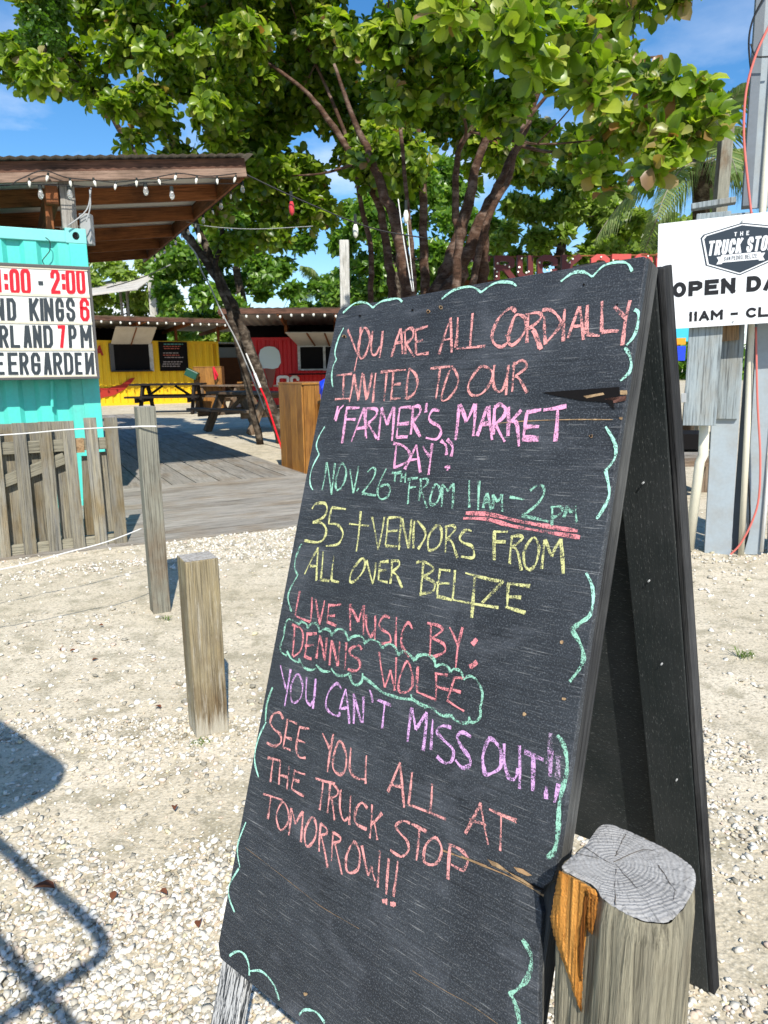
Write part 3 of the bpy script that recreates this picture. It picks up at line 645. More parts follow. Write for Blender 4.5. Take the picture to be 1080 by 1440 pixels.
for kx, (p0, p1, p2) in enumerate((((128, 264), (122, 295), (95, 318)), ((126, 266), (127, 290), (121, 312)))):
    a = [CP.px(*p_, .04) for p_ in (p0, p1, p2)]; tag(MB().tube(catmull(a), .006, 6).build('cable', m_greycable, smooth=True), ('long grey cable looping from the fascia down across the roof post', 'short grey cable hanging from the fascia to the junction box')[kx], 'cable')

# string lights along the fascia and down the right side of the roof
def bulbs(root, mats, pts, kind, r):
    r = r * .72
    for p in pts:
        if kind == 'c9':
            d = Vector((random.uniform(-.35, .35), random.uniform(-.3, .1), -1)).normalized()
            MB().tube([p, p + d * r * 1.2], [r * .45, r * .45], 6).build('socket', m_socket, root)
            MB().tube([p + d * r * 1.2, p + d * r * 1.8, p + d * r * 2.8, p + d * r * 3.6], [r * .45, r * .62, r * .5, r * .08], 7).build('bulb', m_c9, root, smooth=True)
        else:
            MB().tube([p, p + Vector((0, 0, -r * 1.3))], [r * .55, r * .6], 8).build('socket', m_socket, root)
            q = p + Vector((0, 0, -r * 1.3)); MB().tube([q, q + Vector((0, 0, -r * .5)), q + Vector((0, 0, -r * 1.5)), q + Vector((0, 0, -r * 2.3)), q + Vector((0, 0, -r * 2.6))], [r * .4, r * .6, r * .85, r * .55, r * .08], 9).build('bulb', m_glass, root, smooth=True)
RPf = Plane(roofpt(0, .085, 0), E1)
sp_ = [(-90, 236), (0, 261), (28, 252), (60, 240), (95, 250), (130, 253), (165, 256), (215, 250), (252, 244), (290, 248), (333, 244)]
s1 = thing('string_light', RPf.px(100, 250), 'string of small white bulbs strung along the front roof fascia', 'string lights')
MB().tube(catmull([RPf.px(*q, .02) for q in sp_], 5), .005, 5).build('wire', m_blackcable, s1, smooth=True)
MB().tube(catmull([RPf.px(*q, .025) for q in [(-90, 262), (0, 260), (45, 259), (100, 262), (160, 262), (215, 256), (270, 250), (333, 252)]], 5), .004, 5).build('wire', m_blackcable, s1, smooth=True)
bulbs(s1, None, [RPf.px(*q, .03) for q in ((-25, 250), (41, 250), (68, 243), (98, 250), (131, 250), (163, 255), (192, 250), (222, 249), (248, 243), (277, 247), (305, 248), (332, 246))], 'c9', .030)
s2 = thing('string_light', RPf.px(200, 262), 'string of large clear bulbs hanging below the front roof edge', 'string lights')
bulbs(s2, None, [RPf.px(*q, .01) for q in ((56, 260), (204, 256), (241, 262), (97, 260))], 'big', .042)
MB().tube(catmull([RPf.px(*q, .01) for q in ((-60, 262), (56, 259), (97, 260), (150, 264), (204, 256), (241, 259), (335, 258))], 5), .004, 5).build('wire', m_blackcable, s2)
s3 = thing('string_light', roofpt(RR, -2, zf), 'bulbs hung along the right side edge of the shed roof', 'string lights')
side = [roofpt(RR + .02, -.15 - .42 * i, zf + .03) for i in range(13)]
MB().tube(side, .005, 5).build('wire', m_blackcable, s3); bulbs(s3, None, [side[i] for i in range(0, 13, 2)], 'big', .038); bulbs(s3, None, [side[i] + Vector((0, 0, -.01)) for i in range(1, 13, 2)], 'c9', .028)

# ------------------------------------------------------------------ the chalkboard (A-frame)
TLr, TRr, BLr, BRr = [ray(*q) for q in ((476, 433), (911, 359), (304, 1343), (712, 1683))]
Am = np.array([[TRr[i], BLr[i], -BRr[i]] for i in range(3)]); sol = np.linalg.solve(Am, np.array(TLr))
SC = .61 / (TRr * sol[0] - TLr).length
pTL, pTR, pBL = O + TLr * SC, O + TRr * sol[0] * SC, O + BLr * sol[1] * SC
bu = (pTR - pTL).normalized(); BWd = .61; bv = (pTL - pBL); BHt = bv.length; bv = (bv - bu * bv.dot(bu)).normalized(); bn = bu.cross(bv).normalized()
if bn.dot(O - pTL) < 0: bn = -bn
class BP(Plane):
    def __init__(s): s.P = pBL; s.ex = bu; s.ez = bv; s.n = bn
bp = BP()
MBd = Matrix(((bu.x, bv.x, bn.x, pBL.x), (bu.y, bv.y, bn.y, pBL.y), (bu.z, bv.z, bn.z, pBL.z), (0, 0, 0, 1)))
ab = thing('chalkboard_sign', Vector((pBL.x + .3, pBL.y, 0)), 'black wooden A-frame sidewalk chalkboard with colourful handwriting', 'sign')
def local(name, build_fn, mt, par, bevel=0, smooth=False, M=MBd, fix=True):
    m_ = MB(); build_fn(m_); o = m_.build(name, mt, None, None, bevel=bevel, smooth=smooth, fix=fix); o.matrix_basis = M; WM[o.name] = M.copy()
    o.parent = par; o.matrix_parent_inverse = WM[par.name].inverted(); return o
# face with chipped outline: polygon in board coords
def uvb(x, y): return bp.uv(x, y)
W_, H_ = BWd, BHt
outl = [(0.0, .018), (.012, 0), (W_ * .5, .0015), (W_ - .004, 0), (W_, .03)]
for (x_, y_) in ((757, 1440), (757, 1390), (759, 1330), (762, 1285), (757, 1262), (766, 1246), (776, 1240), (782, 1222)):
    a, b = uvb(x_, y_); outl.append((a, b))
outl += [(W_, H_ * .52), (W_, H_ - .004), (W_ - .004, H_), (W_ * .6, H_ + .0015), (W_ * .3, H_ - .001), (.014, H_), (.004, H_ - .004), (0, H_ - .016), (-.001, H_ * .5)]
def face(mb):
    mb.prism([(a, b, 0) for a, b in outl], (0, 0, -.012))
fpanel = local('front_panel', face, m_black, ab, bevel=.0015)
# frame timbers behind the face: stiles run down into the legs
def stile(u0, u1, v0, v1, d0, d1, name, mt):
    L_ = v1 - v0; M = MBd @ Matrix.Translation(((u0 + u1) / 2, (v0 + v1) / 2, (d0 + d1) / 2)) @ Matrix.Rotation(PI / 2, 4, 'Z')
    return local(name, lambda mb: mb.box((0, 0, 0), (L_, u1 - u0, abs(d1 - d0))), mt, ab, bevel=.0025, M=M, fix=False)
zleg = lambda u: -(pBL + bu * u).z / bv.z
stile(.004, .072, zleg(.04) - .0, H_ - .02, -.0125, -.034, 'stile', m_leg)
stile(W_ - .062, W_ - .002, zleg(W_ - .03), H_ + .004, -.0125, -.05, 'stile', m_edge)
stile(.075, W_ - .07, H_ - .07, H_ - .004, -.0125, -.045, 'rail', m_edge); stile(.075, W_ - .07, .02, .09, -.0125, -.045, 'rail', m_edge)
# back panel: hinged at the top, runs down to the ground behind
apex = pTR + bv * .0; foot = atz(1003, 1386, 0)
bd = (apex - bn * .075 - foot)                                  # right edge of back panel
hx = bu
bk_v = (bd - hx * bd.dot(hx)).normalized(); bk_o = foot; 
top_back = atY(932, 374, apex.y + .09)
# place the panel so that its right edge runs foot -> top_back
bk_v = (top_back - foot).normalized(); bk_L = (top_back - foot).length; bk_n = hx.cross(bk_v).normalized()
if bk_n.dot(O - foot) < 0: bk_n = -bk_n
bk_x = bk_v.cross(bk_n).normalized(); 
if bk_x.dot(hx) < 0: bk_x = -bk_x
MBk = Matrix(((bk_x.x, bk_v.x, bk_n.x, foot.x), (bk_x.y, bk_v.y, bk_n.y, foot.y), (bk_x.z, bk_v.z, bk_n.z, foot.z), (0, 0, 0, 1)))
def bkpart(name, u0, u1, v0, v1, d0, d1, mt, bevel=.002, rot=True):
    M = MBk @ Matrix.Translation(((u0 + u1) / 2, (v0 + v1) / 2, (d0 + d1) / 2)) @ Matrix.Rotation(PI / 2 if rot else 0, 4, 'Z')
    sx_ = (v1 - v0, u1 - u0) if rot else (u1 - u0, v1 - v0)
    return local(name, lambda mb: mb.box((0, 0, 0), (sx_[0], sx_[1], abs(d1 - d0))), mt, ab, bevel=bevel, M=M, fix=False)
bkpart('back_panel', -.61, -.002, .29, bk_L - .02, -.014, 0, m_blackin, rot=False)
bkpart('back_stile', -.088, 0, 0, bk_L, .0005, .030, m_blackin); bkpart('back_stile', -.61, -.522, 0, bk_L, .0005, .030, m_blackin)
bkpart('edge_strip', .0005, .012, .0, bk_L, -.006, .028, m_edgeback)
bkpart('back_rail', -.52, -.09, bk_L - .1, bk_L - .02, .0005, .038, m_blackin, rot=False)
# screws in the back stile
def scr(mb):
    for (u_, v_) in ((-.04, bk_L * .55), (-.045, bk_L * .78), (-.05, bk_L * .66), (-.03, bk_L * .38)):
        mb.tube([(u_, v_, .029), (u_, v_, .036)], .0016, 6)
local('screw', scr, m_greycable, ab, M=MBk)
# hinge
local('hinge', lambda mb: (mb.box((W_ - .09, H_ + .003, -.03), (.05, .006, .05)), mb.tube([(W_ - .12, H_ + .004, -.055), (W_ - .06, H_ + .004, -.055)], .006, 8)), m_edge, ab)

# handwriting: every stroke lies on the face
STK = []
def st(col, ox, oy, sc_, strokes, wpx=1.0):
    for s_ in strokes:
        pts2 = [(ox + x / sc_, oy + y / sc_) for x, y in s_]
        if len(pts2) == 2:
            (x0, y0), (x1, y1) = pts2; n_ = 5; bw = random.uniform(-.7, .7); L0 = math.hypot(x1 - x0, y1 - y0) + 1e-6
            pts2 = [(x0 + (x1 - x0) * i / n_ - (y1 - y0) / L0 * bw * math.sin(PI * i / n_), y0 + (y1 - y0) * i / n_ + (x1 - x0) / L0 * bw * math.sin(PI * i / n_)) for i in range(n_ + 1)]
            P_ = [bp.px(x, y, .0009) for x, y in pts2]
        else: P_ = catmull([bp.px(x, y, .0009) for x, y in pts2], 5)
        STK.append((col, P_,   .0039 * (1 + (wpx - 1) * .62) * random.uniform(.9, 1.12)))
T1 = (460, 420, 4.5); T2 = (680, 400, 4.5); T3 = (420, 580, 4.5); T4 = (620, 560, 4.5); T5 = (390, 700, 4.5); T6 = (600, 680, 4.5); T7 = (360, 820, 4.5); T8 = (560, 860, 3.857); T9 = (640, 980, 4.909); T10 = (340, 980, 4.5); T11 = (540, 1040, 4.5); T12 = (340, 1100, 4.154)
st('salmon', *T1, [[(130, 195), (190, 350)], [(212, 180), (205, 290), (172, 460)], [(235, 185), (205, 260), (200, 340), (215, 378), (245, 350), (268, 270), (262, 215), (235, 185)], [(288, 205), (278, 300), (285, 350), (310, 352), (335, 300)], [(352, 205), (332, 375)],
 [(408, 370), (465, 190)], [(465, 190), (478, 350)], [(430, 285), (478, 275)], [(492, 200), (495, 350)], [(480, 215), (520, 188), (545, 200), (540, 245), (500, 285)], [(500, 285), (552, 370)], [(560, 200), (562, 350)], [(560, 200), (638, 175)], [(562, 275), (606, 262)], [(562, 355), (642, 345)],
 [(708, 352), (782, 120)], [(782, 120), (788, 342)], [(735, 262), (790, 250)], [(828, 118), (815, 310)], [(815, 318), (1000, 300)], [(922, 92), (905, 310)]], 1.25)
st('salmon', *T1, [[(60, 485), (158, 475)], [(108, 480), (103, 635)], [(50, 637), (150, 632)], [(172, 478), (140, 655)], [(172, 478), (198, 645)], [(198, 645), (225, 468)], [(232, 475), (250, 640)], [(250, 640), (285, 470)], [(308, 470), (290, 658)], [(340, 465), (498, 450)], [(378, 462), (360, 650)], [(420, 455), (402, 648)], [(412, 545), (466, 540)], [(402, 630), (465, 630)], [(520, 440), (498, 632)], [(520, 440), (560, 480), (572, 540), (550, 600), (500, 635)],
 [(655, 442), (798, 428)], [(715, 438), (688, 638)], [(790, 438), (745, 540), (725, 640), (770, 630), (820, 560), (828, 500), (790, 438)], [(975, 430), (910, 510), (893, 570), (920, 612), (980, 600), (1035, 530), (1045, 460), (975, 430)]])
st('salmon', *T2, [[(70, 510), (62, 580), (68, 650), (100, 680), (130, 650), (150, 580)], [(158, 510), (142, 700)], [(195, 490), (182, 680)], [(180, 520), (235, 482), (268, 495), (268, 530), (200, 580)], [(200, 580), (228, 600), (275, 685)]])
st('salmon', *T2, [[(205, 175), (170, 150), (100, 210), (55, 310), (65, 370), (110, 395), (150, 370), (160, 345), (145, 315)], [(205, 195), (170, 280), (155, 350), (180, 385), (235, 340), (270, 270), (260, 210), (205, 195)], [(285, 195), (275, 370)], [(265, 190), (340, 178), (368, 200), (340, 240), (290, 275)], [(290, 275), (325, 290), (365, 410)], [(310, 290), (352, 405)],
 [(385, 200), (392, 380)], [(372, 162), (430, 165), (480, 215), (480, 270), (390, 375)], [(515, 155), (505, 360)], [(535, 340), (608, 140)], [(608, 140), (632, 350)], [(565, 265), (630, 258)], [(658, 130), (652, 312)], [(655, 315), (735, 325)], [(750, 105), (748, 300)], [(748, 302), (855, 295)], [(830, 140), (900, 215)], [(928, 100), (900, 215), (878, 385)]], 1.3)
st('pink', *T3, [[(305, -30), (275, 195)], [(300, -30), (385, -30)], [(290, 45), (360, 45)], [(250, -40), (225, 45)], [(285, -45), (255, -10), (235, 55)], [(335, 185), (415, -30)], [(415, -30), (430, 165)], [(360, 105), (440, 90)], [(430, -20), (425, 150)], [(430, -25), (490, -20), (490, 20), (440, 70)], [(440, 70), (495, 165)],
 [(525, -30), (505, 175)], [(525, -30), (560, 80)], [(560, 80), (600, -35)], [(605, -35), (590, 180)], [(640, -30), (620, 160)], [(640, -30), (710, -35)], [(625, 75), (700, 68)], [(620, 160), (690, 155)], [(725, -35), (710, 140)], [(700, -25), (760, -40), (768, 0), (720, 60)], [(720, 60), (770, 155)], [(812, -60), (805, 0)], [(890, -10), (850, -15), (825, 30), (840, 60), (890, 90), (900, 130), (870, 170), (805, 160)],
 [(620, 200), (605, 350)], [(600, 195), (660, 210), (705, 260), (690, 310), (600, 352)], [(672, 360), (745, 205)], [(745, 205), (770, 380)], [(700, 300), (765, 290)], [(785, 215), (830, 280)], [(845, 195), (835, 290), (822, 395)], [(900, 178), (935, 215), (935, 270)], [(940, 170), (975, 215), (965, 280)], [(925, 345), (960, 345)], [(940, 335), (940, 368)]], 1.35)
st('pink', *T4, [[(115, 40), (92, 265)], [(120, 40), (162, 150)], [(162, 150), (215, 35)], [(220, 35), (205, 240)], [(230, 240), (290, 60)], [(300, 50), (325, 265)], [(260, 165), (310, 160)], [(340, 60), (330, 230)], [(340, 60), (375, 40), (410, 70), (395, 120), (345, 160)], [(345, 160), (405, 275)], [(430, 55), (425, 240)], [(510, 75), (440, 150)], [(440, 150), (480, 160), (495, 305)],
 [(545, 90), (520, 265)], [(540, 90), (635, 72)], [(525, 185), (622, 180)], [(515, 268), (618, 262)], [(520, 250), (618, 248)], [(650, 75), (795, 50)], [(740, 60), (725, 275)]], 1.6)
st('green', *T3, [[(178, 315), (148, 492)], [(180, 315), (208, 520)], [(208, 520), (230, 320)], [(270, 325), (238, 420), (240, 488), (275, 470), (300, 400), (295, 350), (270, 325)], [(325, 360), (345, 510)], [(345, 510), (380, 340)], [(366, 500), (380, 478)], [(435, 380), (465, 350), (485, 365), (470, 420), (402, 510)], [(402, 512), (490, 525)], [(555, 355), (510, 450), (500, 510), (520, 548), (560, 535), (580, 490), (560, 455), (515, 470)],
 [(590, 382), (650, 378)], [(615, 382), (608, 440)], [(655, 385), (648, 440)], [(680, 380), (675, 445)], [(650, 412), (680, 410)], [(705, 425), (692, 580)], [(690, 425), (755, 415)], [(700, 478), (745, 472)], [(775, 425), (762, 560)], [(765, 425), (810, 420), (815, 450), (775, 490)], [(775, 490), (812, 605)], [(865, 455), (835, 530), (835, 580), (870, 575), (895, 520), (890, 475), (865, 455)], [(910, 455), (905, 595)], [(910, 455), (945, 500)], [(945, 500), (980, 450)], [(980, 450), (972, 610)]])
st('green', *T4, [[(180, 520), (180, 692)], [(243, 520), (236, 708)], [(268, 695), (292, 600)], [(292, 600), (318, 705)], [(278, 660), (310, 655)], [(332, 610), (330, 700)], [(332, 610), (360, 655)], [(360, 655), (388, 608)], [(390, 608), (388, 720)], [(435, 625), (528, 642)], [(565, 585), (610, 552), (648, 560), (650, 610), (600, 680), (512, 745)], [(512, 745), (680, 780)], [(705, 685), (702, 805)], [(695, 690), (750, 685), (770, 705), (745, 740), (710, 755)], [(778, 755), (800, 680)], [(800, 680), (825, 725)], [(825, 725), (850, 678)], [(850, 678), (858, 785)]])
st('red', *T6, [[(248, 187), (400, 195), (570, 235), (760, 270), (955, 300)], [(232, 220), (380, 225), (540, 268), (780, 310), (970, 340)]], 1.6)
st('yellow', *T5, [[(220, 70), (245, 38), (300, 35), (315, 75), (290, 125), (225, 155)], [(225, 155), (280, 160), (310, 200), (295, 260), (250, 282), (172, 270)], [(435, 72), (345, 62)], [(345, 62), (325, 165)], [(325, 165), (380, 170), (415, 220), (400, 275), (370, 298), (308, 305)], [(528, 85), (500, 340)], [(455, 165), (580, 178)], [(600, 120), (638, 330)], [(678, 120), (640, 320)], [(700, 130), (685, 300)], [(700, 128), (785, 125)], [(690, 215), (760, 208)], [(685, 305), (780, 308)], [(785, 130), (770, 330)], [(790, 130), (830, 320)], [(850, 135), (832, 320)], [(868, 145), (862, 320)], [(885, 145), (930, 200), (935, 250), (890, 325)], [(1010, 175), (960, 240), (955, 320), (985, 330), (1030, 290), (1040, 210), (1010, 175)],
 [(172, 485), (260, 315)], [(260, 315), (248, 525)], [(208, 432), (255, 430)], [(290, 340), (275, 520)], [(275, 520), (330, 525)], [(358, 365), (342, 522)], [(342, 522), (390, 535)], [(535, 385), (475, 460), (460, 530), (500, 520), (545, 460), (555, 410), (535, 385)], [(565, 395), (605, 545)], [(625, 410), (605, 545)], [(650, 408), (640, 520)], [(650, 405), (705, 402)], [(645, 462), (690, 455)], [(640, 520), (698, 535)], [(725, 400), (715, 545)], [(720, 400), (765, 400), (770, 430), (725, 470)], [(725, 470), (755, 490), (790, 570)], [(925, 410), (908, 610)], [(880, 410), (930, 405), (990, 450), (925, 500)], [(925, 500), (990, 535), (985, 590), (900, 610)]])
st('yellow', *T6, [[(125, 265), (118, 435)], [(115, 275), (165, 265), (180, 290), (130, 350)], [(130, 350), (160, 370), (195, 470)], [(285, 300), (245, 295), (210, 340), (230, 375), (285, 395), (300, 440), (290, 470), (218, 462)], [(430, 300), (428, 485)], [(425, 305), (515, 305)], [(428, 368), (500, 368)], [(540, 330), (525, 510)], [(530, 335), (590, 330), (605, 350), (545, 400)], [(545, 400), (575, 430), (600, 550)], [(675, 340), (620, 420), (620, 510), (650, 545), (690, 510), (710, 430), (705, 380), (675, 340)], [(745, 355), (728, 540)], [(748, 355), (790, 460)], [(790, 460), (848, 350)], [(848, 350), (865, 570)],
 [(85, 545), (65, 710)], [(78, 545), (150, 552)], [(60, 630), (145, 632)], [(65, 715), (160, 738)], [(180, 548), (165, 730)], [(245, 565), (380, 600)], [(305, 580), (285, 850)], [(365, 598), (485, 618)], [(485, 618), (350, 755)], [(165, 735), (455, 785)], [(518, 630), (510, 790)], [(512, 632), (655, 650)], [(515, 718), (598, 722)], [(500, 780), (625, 818)]], 1.1)
st('red', *T7, [[(278, 50), (248, 205)], [(248, 205), (345, 245)], [(355, 90), (345, 245)], [(378, 100), (405, 265)], [(435, 110), (405, 250)], [(462, 130), (448, 245)], [(460, 140), (540, 135)], [(455, 205), (500, 205)], [(448, 245), (508, 272)], [(598, 130), (598, 300)], [(600, 150), (648, 245)], [(648, 245), (682, 140)], [(682, 140), (680, 330)], [(698, 200), (700, 280), (725, 340), (748, 300)], [(755, 205), (752, 360)], [(848, 220), (810, 210), (780, 260), (800, 295), (845, 325), (848, 375), (790, 382)], [(890, 215), (885, 420)], [(990, 290), (965, 250), (930, 300), (922, 390), (970, 465)],
 [(245, 265), (232, 460)], [(228, 262), (285, 290), (298, 350), (280, 430), (235, 465)], [(325, 315), (308, 470)], [(320, 320), (385, 318)], [(310, 395), (365, 390)], [(305, 460), (352, 480)], [(405, 330), (382, 478)], [(405, 335), (435, 490)], [(448, 345), (435, 490)], [(478, 360), (465, 520)], [(480, 365), (515, 525)], [(530, 370), (518, 525)], [(572, 375), (562, 548)], [(670, 420), (650, 395), (600, 415), (598, 450), (650, 485), (658, 530), (630, 555), (580, 545)],
 [(780, 435), (815, 660)], [(815, 660), (852, 550)], [(852, 550), (878, 680)], [(888, 470), (878, 680)], [(955, 495), (910, 600), (905, 680), (950, 690), (990, 650), (985, 560), (955, 495)], [(1025, 525), (1020, 690)]])
st('red', *T8, [[(178, 65), (172, 240)], [(158, 62), (215, 75), (240, 100), (185, 145)], [(185, 145), (245, 175), (250, 220), (175, 250)], [(278, 85), (325, 185)], [(350, 85), (325, 185), (312, 305)], [(100, 435), (205, 480)], [(205, 330), (205, 480)], [(200, 335), (270, 345)], [(205, 405), (275, 425)], [(305, 360), (270, 470)], [(300, 358), (360, 362)], [(285, 425), (340, 438)], [(265, 480), (358, 540)]])
st('red', *T8, [[(402, 180), (428, 148)], [(388, 302), (428, 272)]], 2.0)
st('green', *T7, [[(235, 235), (205, 230), (185, 270), (175, 340), (155, 400), (165, 440), (195, 458)], [(195, 430), (225, 480), (270, 500), (275, 485), (300, 530), (345, 550), (380, 540)], [(380, 515), (420, 555), (470, 560)], [(475, 540), (510, 580), (560, 585), (590, 570)], [(590, 570), (610, 630), (640, 645), (670, 620), (675, 570)], [(675, 590), (740, 640), (800, 690), (865, 715), (920, 730), (985, 735)], [(235, 235), (275, 260)], [(270, 265), (290, 245), (320, 260), (325, 285)], [(325, 285), (355, 255), (390, 265), (400, 310)], [(400, 310), (440, 290), (470, 305), (475, 335)], [(475, 335), (510, 295), (550, 295), (575, 330), (582, 365)], [(582, 365), (610, 340), (660, 335), (685, 360), (685, 385)], [(685, 385), (720, 358), (770, 370), (800, 410)], [(800, 410), (840, 385), (880, 405), (900, 455)], [(900, 455), (940, 430), (975, 455), (1005, 490)], [(1005, 490), (1030, 460), (1080, 455)], [(985, 735), (1030, 765), (1080, 785)]])
st('green', *T8, [[(90, 260), (115, 235), (160, 235), (195, 260), (202, 300)], [(202, 300), (235, 285), (270, 300), (285, 330)], [(285, 330), (300, 312), (340, 325), (355, 370)], [(355, 370), (385, 350), (425, 370), (455, 430), (455, 480), (445, 520)], [(445, 520), (445, 570), (415, 600), (390, 595), (385, 570)], [(385, 600), (350, 605), (310, 590), (285, 560)], [(285, 560), (270, 565), (230, 560), (180, 520)], [(180, 520), (120, 500), (75, 470), (70, 450)]])
st('violet', *T7, [[(155, 520), (190, 670)], [(220, 545), (182, 778)], [(265, 575), (225, 640), (222, 730), (245, 758), (285, 720), (295, 640), (265, 575)], [(322, 595), (318, 730), (345, 770), (360, 745)], [(378, 605), (360, 795)], [(540, 670), (510, 635), (460, 690), (442, 770), (470, 820), (520, 840), (530, 815)], [(530, 800), (568, 670)], [(568, 670), (592, 890)], [(540, 795), (585, 785)], [(620, 700), (618, 890)], [(620, 700), (668, 885)], [(680, 715), (675, 885)], [(720, 675), (738, 755)], [(762, 735), (855, 775)], [(815, 765), (800, 920)]])
st('violet', *T8, [[(72, 520), (50, 705)], [(75, 525), (95, 640)], [(95, 640), (155, 545)], [(155, 545), (135, 755)], [(188, 585), (178, 750)], [(288, 630), (240, 620), (210, 650), (250, 700), (298, 750), (290, 810), (250, 820), (210, 785)], [(395, 680), (350, 655), (320, 680), (345, 735), (385, 790), (390, 830), (350, 848), (310, 805)], [(495, 690), (460, 780), (465, 850), (480, 885), (550, 850), (560, 790), (545, 730), (495, 690)], [(575, 715), (578, 820), (600, 900), (635, 905), (650, 850)]], 1.3)
st('violet', *T9, [[(445, 335), (445, 635)], [(478, 378), (610, 435)], [(540, 400), (535, 650)], [(632, 620), (628, 705)], [(715, 600), (685, 730)]], 1.35)
st('violet', *T9, [[(660, 370), (655, 550)]], 1.9); st('smudge', *T9, [[(712, 405), (705, 585)], [(660, 250), (650, 500)]], 3.0)
st('salmon', *T10, [[(262, 140), (240, 100), (200, 110), (180, 160), (205, 205), (245, 240), (245, 290), (205, 310), (158, 290)], [(290, 145), (262, 320)], [(285, 145), (350, 170)], [(270, 250), (318, 268)], [(262, 322), (310, 338)], [(368, 185), (345, 320), (365, 380), (405, 385)], [(365, 190), (430, 200)], [(352, 275), (402, 292)], [(510, 230), (562, 340)], [(580, 235), (560, 340), (542, 475)], [(620, 280), (585, 360), (578, 450), (620, 492), (655, 460), (660, 360), (620, 280)], [(692, 320), (685, 450), (720, 510), (780, 522)], [(790, 370), (785, 550)],
 [(165, 385), (245, 405)], [(200, 390), (182, 540)], [(245, 405), (235, 555)], [(300, 435), (285, 585)], [(240, 495), (292, 510)], [(335, 460), (315, 580)], [(315, 580), (395, 628)], [(332, 465), (402, 490)], [(325, 525), (365, 535)], [(465, 515), (590, 550)], [(515, 535), (492, 715)], [(560, 550), (542, 735)], [(575, 550), (610, 590), (600, 625), (555, 640)], [(570, 645), (588, 780)], [(628, 585), (622, 700), (645, 780), (675, 765)], [(688, 625), (680, 810)], [(795, 705), (760, 670), (725, 710), (715, 780), (740, 815), (792, 838)], [(825, 680), (810, 895)], [(888, 735), (820, 810)], [(820, 790), (840, 800), (858, 905)]])
st('salmon', *T11, [[(25, 330), (102, 145)], [(102, 145), (128, 430)], [(48, 285), (120, 298)], [(178, 205), (155, 410)], [(155, 410), (392, 505)], [(305, 280), (290, 470)], [(515, 595), (612, 400)], [(612, 400), (660, 665)], [(540, 510), (650, 540)], [(665, 440), (840, 515)], [(742, 480), (735, 705)],
 [(165, 530), (120, 515), (75, 545), (100, 590), (145, 640), (155, 700), (110, 740), (40, 700)], [(175, 532), (270, 582)], [(225, 565), (205, 765)], [(325, 620), (265, 670), (255, 770), (310, 792), (350, 760), (365, 685), (325, 620)], [(420, 660), (405, 885)], [(405, 660), (480, 695), (530, 750), (515, 810), (490, 825), (425, 790)]])
st('salmon', *T12, [[(125, 68), (240, 105)], [(170, 85), (152, 215)], [(240, 115), (205, 180), (208, 240), (230, 280), (268, 240), (272, 170), (240, 115)], [(290, 150), (275, 310)], [(290, 155), (315, 245)], [(315, 245), (358, 170)], [(358, 170), (345, 350)], [(410, 205), (370, 280), (372, 360), (395, 372), (430, 320), (435, 250), (410, 205)], [(462, 240), (452, 405)], [(460, 240), (495, 270), (495, 300), (455, 310)], [(465, 315), (502, 500)], [(535, 290), (525, 465)], [(530, 290), (575, 320), (572, 345), (530, 355)], [(545, 360), (585, 540)], [(655, 350), (612, 430), (612, 510), (640, 530), (682, 500), (688, 410), (655, 350)], [(702, 370), (738, 545)], [(738, 545), (758, 490)], [(758, 490), (780, 575)], [(808, 400), (795, 615)], [(860, 445), (845, 655)], [(912, 460), (885, 668)]])
st('salmon', *T12, [[(820, 695), (850, 700)], [(868, 710), (900, 715)]], 1.9)
T0 = (380, 340, 1.929)
st('mint', *T1, [[(100, 90), (165, 35), (210, 22), (255, 30), (290, 58)], [(290, 58), (340, 20), (400, 5), (450, 0), (475, 20)]], 1.2)
st('mint', *T1, [[(105, 185), (70, 260), (50, 340), (60, 385)], [(60, 385), (38, 430), (30, 500), (38, 560)]], 1.0)
st('mint', *T0, [[(465, 155), (500, 130), (545, 122), (572, 137)], [(572, 137), (610, 112), (650, 110), (668, 120)], [(788, 108), (820, 85), (850, 82), (874, 95)], [(874, 95), (905, 65), (945, 55), (970, 60), (982, 80)]], 1.35)
st('mint', *T2, [[(955, 160), (980, 180), (975, 260), (950, 330), (905, 385)], [(895, 400), (920, 440), (935, 500), (920, 560), (865, 610)]], 1.3)
st('mint', 380, 600, 1.929, [[(910, 0), (935, 45), (935, 85), (910, 120)], [(910, 120), (920, 180), (905, 220), (885, 250)]], 1.3)
st('mint', *T3, [[(165, 90), (130, 150), (112, 210), (130, 265)], [(130, 265), (90, 340), (72, 410), (75, 460), (90, 490)]]); st('green', *T5, [[(155, 290), (120, 370), (110, 440), (130, 490)], [(130, 490), (85, 570), (68, 630), (80, 690), (90, 720)]])
st('mint', *T6, [[(1010, 565), (1045, 640), (1055, 720), (1045, 800), (1020, 850), (950, 895)]], 1.3); st('green', *T8, [[(1040, 20), (970, 75), (935, 105)], [(945, 105), (985, 170), (1005, 240), (990, 300), (930, 380)]], 1.35)
st('green', *T9, [[(705, 265), (745, 320), (770, 420), (770, 520), (740, 640), (718, 760), (712, 900), (700, 1000), (680, 1070), (635, 1110)]], 1.8)
st('green', *T7, [[(105, 660), (70, 760), (60, 880)]]); st('mint', *T10, [[(155, 160), (110, 250), (85, 350), (85, 430), (108, 510)]])
st('mint', 280, 1040, 2.0, [[(132, 232), (108, 300), (115, 360)], [(112, 362), (85, 410), (85, 445), (100, 485)]])
st('mint', 280, 1300, 6.0, [[(258, 265), (300, 235), (350, 228), (395, 270), (420, 340), (425, 430)], [(425, 395), (510, 390), (580, 440), (640, 530), (675, 640)], [(845, 765), (880, 725), (940, 722), (1000, 750), (1060, 830)]], 1.1)
st('green', 700, 1140, 4.8, [[(165, 870), (205, 930), (228, 1010), (205, 1120), (140, 1200), (75, 1240)], [(95, 1250), (130, 1340), (150, 1460)]], 1.7)
par_ = list(range(len(STK)))
